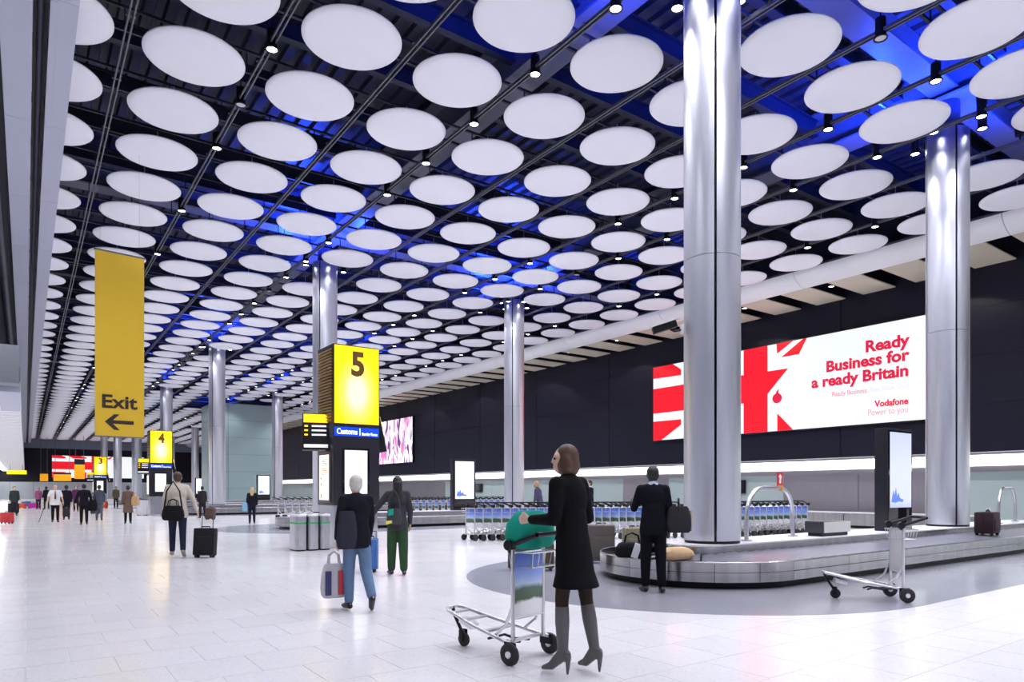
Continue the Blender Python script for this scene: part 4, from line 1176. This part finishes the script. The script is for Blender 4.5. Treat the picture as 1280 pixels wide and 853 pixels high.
    for (sh, elb, wr, fd, s) in aj:
        B += [cp(sh, 0.050, elb, 0.038), cp(elb, 0.038, wr, 0.026)]
        side = fd.cross(vec(0, 1, 0)); side = vec(1, 0, 0) if side.length < 0.1 else side.normalized()
        nrm = fd.cross(side).normalized()
        inw = nrm * (-s if nrm.y > 0 else s)              # towards the body
        palm = wr + fd * 0.085
        B += [cp(wr, 0.024, palm + side * 0.022, 0.017), cp(wr, 0.024, palm - side * 0.022, 0.017), cp(wr + fd * 0.03, 0.02, palm, 0.018)]
        for q, ln in zip((-0.030, -0.010, 0.010, 0.030), (0.058, 0.072, 0.078, 0.068)):
            k0 = palm + side * q; k1 = k0 + fd * ln * 0.55 + inw * 0.012; k2 = k1 + fd * ln * 0.35 + inw * 0.03
            B += [cp(k0, 0.0095, k1, 0.009), cp(k1, 0.009, k2, 0.008)]
        th0 = wr + fd * 0.03 + side * 0.025; th1 = th0 + fd * 0.035 + side * 0.03; th2 = th1 + fd * 0.03 + inw * 0.012 + side * 0.004
        B += [cp(th0, 0.013, th1, 0.011), cp(th1, 0.011, th2, 0.009)]
    fuse('body', B, SKIN[skin], t, min(vox, 0.014) * S, 3)
    # eyes
    if vox < 0.014:
        for s in (1, -1):
            b = bmesh.new(); ell_verts(b, P(hd((0.081, s * 0.032, 0.008))), P((0.013, 0.014, 0.010)), None, 10); obj('eye', b, mat('eye_dark', (0.02, 0.015, 0.012), 0.2), t)
    # ---- clothes
    tm, bmn = cloth(top), cloth(bottom)
    k = 0.018
    J = [el(on(0.39), (0.122, 0.178 * W_, 0.20)), el(on(0.20), (0.115 * W_, 0.152 * W_, 0.19)), cp(on(0.495, -0.005) + vec(0, 0.135 * W_, 0), 0.068, on(0.495, -0.005) + vec(0, -0.135 * W_, 0), 0.068),
         cp(on(0.50), 0.085, on(0.555), 0.066)]
    rg = [(0, 0, 0.30, 0.11, 0.15), (0, 0, 0.12, 0.117 * W_, 0.158 * W_), (0, 0, -0.03, 0.128 * W_, 0.178 * W_), (0, 0, -0.13, 0.125 * W_, 0.178 * W_)]
    if style in ('coat', 'dress'):
        rg = rg[:3] + [(0, 0, -0.2, 0.14, 0.19), (0, 0, -0.2 - hem, 0.155 + hem * 0.22, 0.195 + hem * 0.12)]
    def sk(rg_): return ('f', [((on(z_).x + cx_) * S, cy_ * S, (hz + z_) * S, rx * S, ry * S) for cx_, cy_, z_, rx, ry in rg_][::-1])
    J += [cp(on(0.53), 0.075, on(0.50, -0.005) + vec(0, s_ * 0.150 * W_, 0), 0.064) for s_ in (1, -1)]
    J.append(sk(rg))
    for (sh, elb, wr, fd, s) in aj:
        if sleeves: J += [cp(sh, 0.068, elb, 0.054), cp(elb, 0.054, elb.lerp(wr, 0.93), 0.040)]
        else: J += [cp(sh, 0.068, sh.lerp(elb, 0.75), 0.06)]
    fuse({'jacket': 'jacket', 'coat': 'coat', 'dress': 'dress', 'shirt': 'shirt', 'jumper': 'jumper'}[style], J, tm, t, vox * S, 4)
    if tie: fuse('tie', [cp(on(0.52, 0.075), 0.022, on(0.42, 0.128 * W_), 0.02), cp(on(0.42, 0.128 * W_), 0.022, on(0.18, 0.125 * W_), 0.032)], cloth(tie), t, 0.012, 1)
    if collar:
        fuse('collar', [cp(on(0.56) + vec(-0.01, 0.03, 0), 0.052, on(0.56) + vec(-0.01, -0.03, 0), 0.052), cp(on(0.55), 0.062, on(0.585), 0.058)], cloth(collar), t, 0.010 * S, 2)
    if bare_legs:
        T = []
        for (hip, knee, ank, toe, hl, ball, s) in joints:
            T += [cp(hip, 0.083, knee, 0.056), cp(knee, 0.055, knee.lerp(ank, 0.35), 0.056), cp(knee.lerp(ank, .35), 0.056, ank, 0.038)]
        T += [el(on(0.02), (0.105, 0.155, 0.10))]
        fuse('tights', T, cloth((0.035, 0.022, 0.018), 0.5), t, vox * S, 4)
    else:
        T = [el(on(0.02), (0.118 * W_, 0.165 * W_, 0.115))]
        for (hip, knee, ank, toe, hl, ball, s) in joints:
            T += [cp(hip, 0.098, knee, 0.070 * leg_w), cp(knee, 0.070 * leg_w, knee.lerp(ank, 0.92), 0.056 * leg_w)]
        fuse('trousers', T, bmn, t, vox * S, 4)
    for (hip, knee, ank, toe, hl, ball, s) in joints:
        F_ = [cp(ank + vec(0, 0, -0.01), 0.046, ball, 0.038), cp(ball, 0.040, toe - vec(0.02, 0, 0.0), 0.028), cp(hl + vec(0.01, 0, 0.01), 0.038, ball, 0.038)]
        if heel:
            F_ = [cp(knee.lerp(ank, 0.14), 0.058, knee.lerp(ank, 0.4), 0.060), cp(knee.lerp(ank, 0.4), 0.060, ank, 0.042), cp(ank, 0.046, ball, 0.036), cp(ball, 0.036, toe + vec(0.02, 0, 0.008), 0.02),
                  cp(hl + vec(0.01, 0, 0.015), 0.036, ball, 0.034), cp(hl + vec(-0.004, 0, 0.0), 0.026, Vector((hl.x + 0.002, hl.y, toe.z - 0.016)), 0.012)]
        fuse('boot' if heel else 'shoe', F_, vary(mat('shoe_%.2f_%.2f_%.2f' % shoe, shoe, 0.4), 0.1, 20) if ('shoe_%.2f_%.2f_%.2f' % shoe) not in MATS else MATS['shoe_%.2f_%.2f_%.2f' % shoe], t, min(vox, 0.010) * S, 2)
    # ---- hair
    hk, hc = hair
    if hk != 'bald':
        h0 = [el(hd((-0.022, 0, 0.032)), (0.098, 0.089, 0.098)), el(hd((-0.045, 0, -0.01)), (0.07, 0.082, 0.085))]
        if hk == 'bob': h0 += [el(hd((-0.03, 0.0, -0.05)), (0.095, 0.105, 0.10)), el(hd((0.0, 0.07, -0.04)), (0.06, 0.035, 0.09)), el(hd((0.0, -0.07, -0.04)), (0.06, 0.035, 0.09))]
        if hk == 'long': h0 += [cp(hd((-0.06, 0, -0.02)), 0.085, hd((-0.085, 0, -0.24)), 0.085), cp(hd((-0.085, 0.02, -0.2)), 0.07, hd((-0.095, 0, -0.36)), 0.055)]
        fuse('hair', h0, hair_m(hc), t, 0.012 * S, 2)
    return t
PI = math.pi
AWAY = lambda x, y: math.atan2(y, x)          # looking away from the viewer
# woman pushing the trolley
person('woman in a short black dress and grey high-heeled boots pushing a trolley', 3.41, 3.96, HW, 1.66, legs=((6, -2), (-8, -11)), arms=(((-0.1, 0.25, -1), (1, -0.05, -0.03)), ((-0.1, -0.25, -1), (1, 0.05, -0.03))), head_turn=38,
       hair=('bob', (0.075, 0.032, 0.016)), top=(0.006, 0.006, 0.008), style='dress', hem=0.12, bare_legs=True, heel=R(32), shoe=(0.09, 0.085, 0.085), vox=0.011, lean=5)
# man in suit at the carousel
x, y = floor_at(818, 741)
person('man in a black suit seen from behind, waiting at the near carousel', x, y + 0.02, AWAY(x, y) + R(14), 1.72, legs=((5, 2), (-4, -6)), arms=(((0.25, 0.30, -1), (1, -0.1, 0.25)), ((-0.05, -0.2, -1), (0.2, -0.02, -1))), skin='dark', hair=('short', (0.008, 0.007, 0.007)),
       top=(0.007, 0.007, 0.011), bottom=(0.007, 0.007, 0.011), collar=(0.55, 0.60, 0.70), vox=0.012, wide=1.08, shoe=(0.008, 0.008, 0.009), leg_w=1.1)
sbag = soft_bag('shoulder_bag', 'dark grey bag with a mustard edge hanging from the man in suit', x + 0.33 * SI * 0 + 0.26, y - 0.20, 0.82, AWAY(x, y), 0.16, 0.34, 0.36, (0.03, 0.03, 0.033), strap=0.10, handles=False)
flat('mustard_edge', [(0.05, 0.02), (0.085, 0.02), (0.075, 0.30), (0.055, 0.30)], -0.175, 0.10, mat('mustard', (0.5, 0.30, 0.03), 0.6), sbag)
# man in jeans
x, y = floor_at(446, 762)
hj = AWAY(x, y) + R(16)
person('white-haired man in black coat and blue jeans walking away with a bag', x, y, hj, 1.56, legs=((4, -3), (-12, -38)), arms=(((-0.35, 0.3, -1), (0.05, 0.1, -1)), ((0.2, -0.16, -1), (0.35, 0, -1))), hair=('short', (0.62, 0.58, 0.52)),
       top=(0.012, 0.012, 0.018), bottom=(0.13, 0.20, 0.32), vox=0.012, wide=1.08, lean=3, leg_w=1.1)
jx, jy = x - CO * 0.24, y + SI * 0.24
soft_bag('backpack', 'slate grey rucksack on the shoulder of the white-haired man', x - CO * 0.13 - 0.04, y + SI * 0.13 - 0.12, 0.72, hj - PI / 2, 0.24, 0.15, 0.44, (0.03, 0.032, 0.045), handles=False)
bg = soft_bag('carrier_bag', 'white carrier bag with red and navy panels beside the white-haired man', x - CO * 0.27, y + SI * 0.27, 0.14, hj - PI / 2, 0.30, 0.16, 0.40, (0.55, 0.52, 0.56))
flat('red_panel', [(0.03, 0.04), (0.12, 0.04), (0.12, 0.32), (0.03, 0.32)], -0.098, -0.087, mat('bag_red', (0.45, 0.03, 0.05), 0.6), bg)
flat('navy_panel', [(-0.12, 0.04), (-0.05, 0.04), (-0.05, 0.32), (-0.12, 0.32)], -0.098, -0.087, mat('bag_navy', (0.03, 0.04, 0.12), 0.6), bg)
# woman in green trousers
x, y = floor_at(497, 719)
hg = AWAY(x, y) + R(8)
person('long-haired woman in a dark jacket and green trousers seen from behind', x, y, hg, 1.62, legs=((6, 3), (-4, -7)), arms=(((0.1, 0.75, -0.9), (0.5, 0.5, -0.8)), ((-0.05, -0.22, -1), (0.2, -0.02, -1))), hair=('long', (0.018, 0.012, 0.012)),
       top=(0.05, 0.048, 0.055), bottom=(0.035, 0.075, 0.035), vox=0.012, leg_w=1.25, shoe=(0.03, 0.03, 0.05))
gb_ = soft_bag('crossbody_bag', 'small grey crossbody bag with teal and yellow patches on the woman in green trousers', x - SI * 0.17 - 0.02, y - CO * 0.17 + 0.02, 0.84, -YAW, 0.24, 0.12, 0.26, (0.06, 0.06, 0.065), strap=0.3, handles=False)
flat('teal_patch', [(-0.09, 0.14), (0.0, 0.16), (0.0, 0.26), (-0.08, 0.24)], -0.075, -0.06, mat('patch_teal', (0.0, 0.35, 0.25), 0.6), gb_)
flat('yellow_patch', [(-0.12, 0.0), (-0.02, 0.03), (-0.03, 0.07), (-0.12, 0.06)], -0.08, -0.065, mat('patch_yellow', (0.8, 0.7, 0.1), 0.6), gb_)
x, y = floor_at(465, 716)
suitcase('tall blue suitcase next to the woman in green trousers', x, y + 0.12, -YAW + 0.1, 0.30, 0.24, 0.52, (0.08, 0.20, 0.50), handle=0.12)
# person in pale jumper with suitcase
x, y = floor_at(222, 697)
person('person in a pale knitted jumper walking away pulling a black suitcase', x, y, AWAY(x, y), 1.74, legs=((8, 2), (-8, -22)), arms=(((0.15, 0.25, -1), (0.4, 0, -0.9)), ((-0.2, -0.45, -1), (-0.1, -0.3, -1))), hair=('short', (0.06, 0.035, 0.022)),
       top=(0.56, 0.50, 0.42), bottom=(0.02, 0.025, 0.05), style='jumper', vox=0.016, wide=1.15, shoe=(0.3, 0.24, 0.18))
soft_bag('shoulder_bag', 'black shoulder bag at the hip of the person in pale jumper', x - 0.12, y - 0.22, 0.78, -YAW, 0.44, 0.16, 0.30, (0.01, 0.01, 0.012), strap=0.5)
x, y = floor_at(257, 698)
suitcase('black wheeled suitcase pulled by the person in pale jumper', x, y + 0.1, -YAW + 0.1, 0.42, 0.24, 0.56, (0.012, 0.012, 0.014), handle=0.3, tilt=-8)
# blonde woman further away
x, y = floor_at(315, 655)
person('blonde woman in dark clothes walking beyond the pillar sign five', x, y, AWAY(x, y), 1.50, legs=((3, 0), (-5, -9)), hair=('long', (0.62, 0.42, 0.20)), top=(0.014, 0.014, 0.02), bottom=(0.014, 0.016, 0.03), vox=0.02)
soft_bag('carrier_bag', 'pale blue bag held by the blonde woman', x - 0.26, y + 0.1, 0.52, -YAW, 0.24, 0.14, 0.36, (0.25, 0.45, 0.60))
# two people beyond the trolleys
person('man in a dark suit standing beyond the parked trolleys, hand at his face', 16.2, 17.9, AWAY(16.2, 17.9) + R(115), 1.74, arms=(((0.3, 0.2, -1), (0.5, 0.1, 1)), ((0.1, -0.15, -1), (0.3, 0, -1))), top=(0.01, 0.01, 0.014), vox=0.02, collar=(0.6, 0.6, 0.65))
person('woman in a violet-grey top bending beyond the parked trolleys', 14.75, 18.9, AWAY(14.75, 18.9) + R(70), 1.72, hair=('bob', (0.30, 0.20, 0.12)), top=(0.06, 0.055, 0.10), vox=0.02, lean=12)
# walkway figures far down the hall
x, y = floor_at(160, 655)
person('woman in a long brown coat walking away down the walkway', x, y, AWAY(x, y), 1.58, legs=((6, 2), (-6, -12)), hair=('short', (0.02, 0.014, 0.012)), top=(0.16, 0.10, 0.08), bottom=(0.015, 0.015, 0.02), style='coat', hem=0.22, vox=0.02)
soft_bag('tote_bag', 'tan tote bag on the arm of the woman in brown coat', x + 0.25, y - 0.12, 0.75, -YAW, 0.34, 0.14, 0.40, (0.55, 0.36, 0.18))
x, y = floor_at(105, 656)
person('man in a black shirt and trousers walking away down the walkway', x, y, AWAY(x, y), 1.64, legs=((7, 3), (-5, -10)), top=(0.014, 0.012, 0.016), bottom=(0.012, 0.012, 0.018), vox=0.02, wide=1.1, arms=(((0.0, 0.4, -1), (0.2, 0.15, -1)), ((0.0, -0.3, -1), (0.2, -0.1, -1))))
soft_bag('holdall', 'black holdall slung behind the man in black shirt', x + 0.3, y - 0.05, 0.55, -YAW, 0.34, 0.2, 0.45, (0.012, 0.012, 0.014), strap=0.3)
x, y = floor_at(69, 653)
person('bald man in a white shirt and dark tie walking towards the viewer with a stick', x, y, AWAY(x, y) + PI, 1.62, legs=((5, 1), (-5, -10)), arms=(((0.05, 0.3, -1), (0.2, 0.2, -1)), ((0.1, -0.35, -1), (0.3, -0.1, -1))), hair=('bald', (0, 0, 0)), top=(0.75, 0.73, 0.72), bottom=(0.012, 0.012, 0.015), style='shirt', vox=0.02, wide=1.25, sleeves=False, tie=(0.03, 0.01, 0.015))
t = thing('walking_stick', 'thin walking stick held by the man in white shirt', 'stick', (x - 0.47, y + 0.12, 0))
b = bmesh.new(); add_tube(b, [(-0.12, 0, 0.0), (0.12, 0.0, 0.80), (0.10, 0.0, 0.84), (0.03, 0, 0.84)], 0.012, 8); obj('shaft', b, black_plastic, t)
b = bmesh.new(); add_cyl(b, (-0.125, 0, 0), (-0.112, 0, 0.035), 0.018, seg=10); obj('ferrule', b, rubber, t)
soft_bag('shopping_bag', 'black and white bag carried by the man in white shirt', x + 0.40, y - 0.22, 0.24, -YAW, 0.30, 0.14, 0.38, (0.03, 0.03, 0.03))
far = [(83, 650, 'man in a dark suit half hidden behind the man in white shirt', (0.012, 0.012, 0.02), (0.012, 0.012, 0.016), 0),
       (18, 645, 'person in a dark jacket standing with a trolley at the far left edge', (0.04, 0.045, 0.05), (0.02, 0.025, 0.03), PI),
       (48, 637, 'far person in a pink top among the luggage on the walkway', (0.35, 0.10, 0.22), (0.03, 0.03, 0.03), PI),
       (58, 637, 'far person in black standing before the pale partition', (0.015, 0.015, 0.018), (0.015, 0.015, 0.02), 0.5),
       (95, 640, 'far person in a plum top behind the man in black shirt', (0.12, 0.03, 0.10), (0.02, 0.02, 0.02), PI),
       (124, 651, 'person in a slate jacket walking beside a grey case on the walkway', (0.07, 0.08, 0.11), (0.10, 0.11, 0.14), 0),
       (145, 636, 'far person in an olive top beyond the woman in brown coat', (0.10, 0.09, 0.05), (0.02, 0.02, 0.02), PI),
       (253, 648, 'person in a dark coat with mustard scarf beside the steel column', (0.03, 0.025, 0.025), (0.02, 0.02, 0.025), 0.3)]
for (u, v, lab, tc_, bc_, hd_) in far:
    x, y = floor_at(u, v)
    person(lab, x, y, AWAY(x, y) + hd_, 1.62 + random.uniform(-.05, .06), legs=((6, 2), (-6, -12)), top=tc_, bottom=bc_, vox=0.026, skin=random.choice(['light', 'mid']))
def at(u, v): return floor_at(u, v)
for (u, v, lab, col, w, h) in ((9, 655, 'bright red suitcase standing at the far left edge of the walkway', (0.55, 0.05, 0.06), 0.42, 0.42), (17, 642, 'black suitcase in front of the person at the far left', (0.015, 0.015, 0.02), 0.5, 0.55),
                               (27, 636, 'red holdall case among the far luggage', (0.6, 0.10, 0.06), 0.6, 0.35), (33, 634, 'blue case on top of the far luggage group', (0.05, 0.10, 0.35), 0.6, 0.4), (42, 636, 'magenta case among the far luggage', (0.45, 0.03, 0.30), 0.7, 0.35),
                               (119, 643, 'grey case beside the person in slate jacket', (0.05, 0.05, 0.06), 0.42, 0.6), (263, 650, 'dark brown case beside the person with mustard scarf', (0.08, 0.05, 0.04), 0.4, 0.5), (178, 645, 'pale cabinet in the shape of a case beside the pillar sign four', (0.6, 0.6, 0.62), 0.5, 0.8),  # the pale one is a cabinet, built with the suitcase shape
                               (128, 636, 'red case in the far baggage area by the pillar sign three', (0.6, 0.08, 0.03), 0.7, 0.5)):
    x, y = at(u, v); suitcase(lab, x, y, -YAW, w, 0.28, h, col, handle=0.0)
# ------------------------------------------------------------------ details on the low wall and the end wall
t = thing('wall_cabinet', 'black equipment cabinet against the low wall beside the near column', 'cabinet', (25.2, 7.0, 0))
obj('body', box(0, 0.7, 0, 0.9, 0.0, 1.42, 0.01), black_plastic, t)
obj('cap', box(-0.02, 0.72, -0.02, 0.92, 1.42, 1.5, 0.01), mat('cap_beige', (0.5, 0.46, 0.42), 0.4), t)
t = thing('display_window', 'lit shop display with coloured goods in the low wall', 'display', (XW + 0.55, 3.0, 0))
obj('frame', box(0, 0.2, 0, 2.4, 0.0, 2.03, 0.02), mat('grey_frame', (0.25, 0.24, 0.25), 0.4), t)
obj('back_panel', box(-0.01, -0.001, 0.12, 2.28, 0.75, 1.95), mat('display_glow', (0.45, 0.42, 0.2), 0.4, 0, 0.35, (0.6, 0.55, 0.2)), t)
for k in range(3):
    obj('shelf', box(-0.2, -0.012, 0.12, 2.28, 0.80 + 0.38 * k, 0.83 + 0.38 * k), lower_glass, t)
    for q in range(7):
        obj('goods', box(-0.16, -0.03, 0.2 + q * 0.29, 0.40 + q * 0.29, 0.832 + 0.38 * k, 0.99 + 0.38 * k + 0.05 * (q % 3), 0.006), mat(('goods_green', 'goods_red', 'goods_cream')[(q + k) % 3], ((0.08, 0.3, 0.08), (0.4, 0.08, 0.05), (0.6, 0.5, 0.3))[(q + k) % 3], 0.5), t)
for k, y in enumerate((20.2, 33.0, 42.5)):
    t = thing('wall_screen', 'small black monitor on the low wall, ' + ['nearest one beyond the trolleys', 'middle one above the second carousel', 'far one beyond the second carousel'][k], 'monitor', (XW + 0.66, y, 1.25), R(-90))
    obj('casing', box(0, 0.9, 0, 0.06, 0, 0.62, 0.01), black_plastic, t)
    obj('glass', box(0.04, 0.86, -0.008, -0.001, 0.04, 0.58), screen_black, t)
for k, (u, w, h, lab) in enumerate(((55, 1.0, 1.1, 'narrow yellow sign over the end wall partition, left of the wider one'), (78, 2.2, 1.0, 'wide yellow sign over the end wall partition'), (99.5, 1.3, 2.1, 'tall amber hanging sign in front of the distant board'))):
    yy = Y1 - 8 - 3 * k
    rr = (u - 640) / FPX; xx = yy * (rr * CO + SI) / (CO - rr * SI)
    t = thing('yellow_sign', lab, 'sign', (xx, yy, 2.75 + (0.0 if k < 2 else 0.3)))
    obj('panel', box(-w / 2, w / 2, 0, 0.15, 0, h, 0.01), mat('amber_sign', (0.85, 0.35, 0.0), 0.5, 0, 0.35, (1.0, 0.42, 0.0)), t)
    obj('header', box(-w / 2, w / 2, -0.01, 0.16, h, h + (0.25 if k < 2 else 0.8), 0.01), kiosk_dark, t)
    for s in (-1, 1):
        b = bmesh.new(); add_cyl(b, (s * w * 0.4, 0.07, h), (s * w * 0.4, 0.07, ZD - 2.5), 0.03, seg=8); obj('hanger', b, rail_mat, t)
t = thing('yellow_sign', 'long low yellow sign under the walkway ceiling', 'sign', (-0.9, 100, 3.3))
obj('panel', box(-0.9, 1.0, 0, 0.2, 0, 0.45, 0.01), sign_yellow, t)
for s in (-0.6, 0.6):
    b = bmesh.new(); add_cyl(b, (s, 0.1, 0.45), (s, 0.1, 1.2), 0.02, seg=8); obj('hanger', b, rail_mat, t)

bpy.data.scenes.remove(_bench)
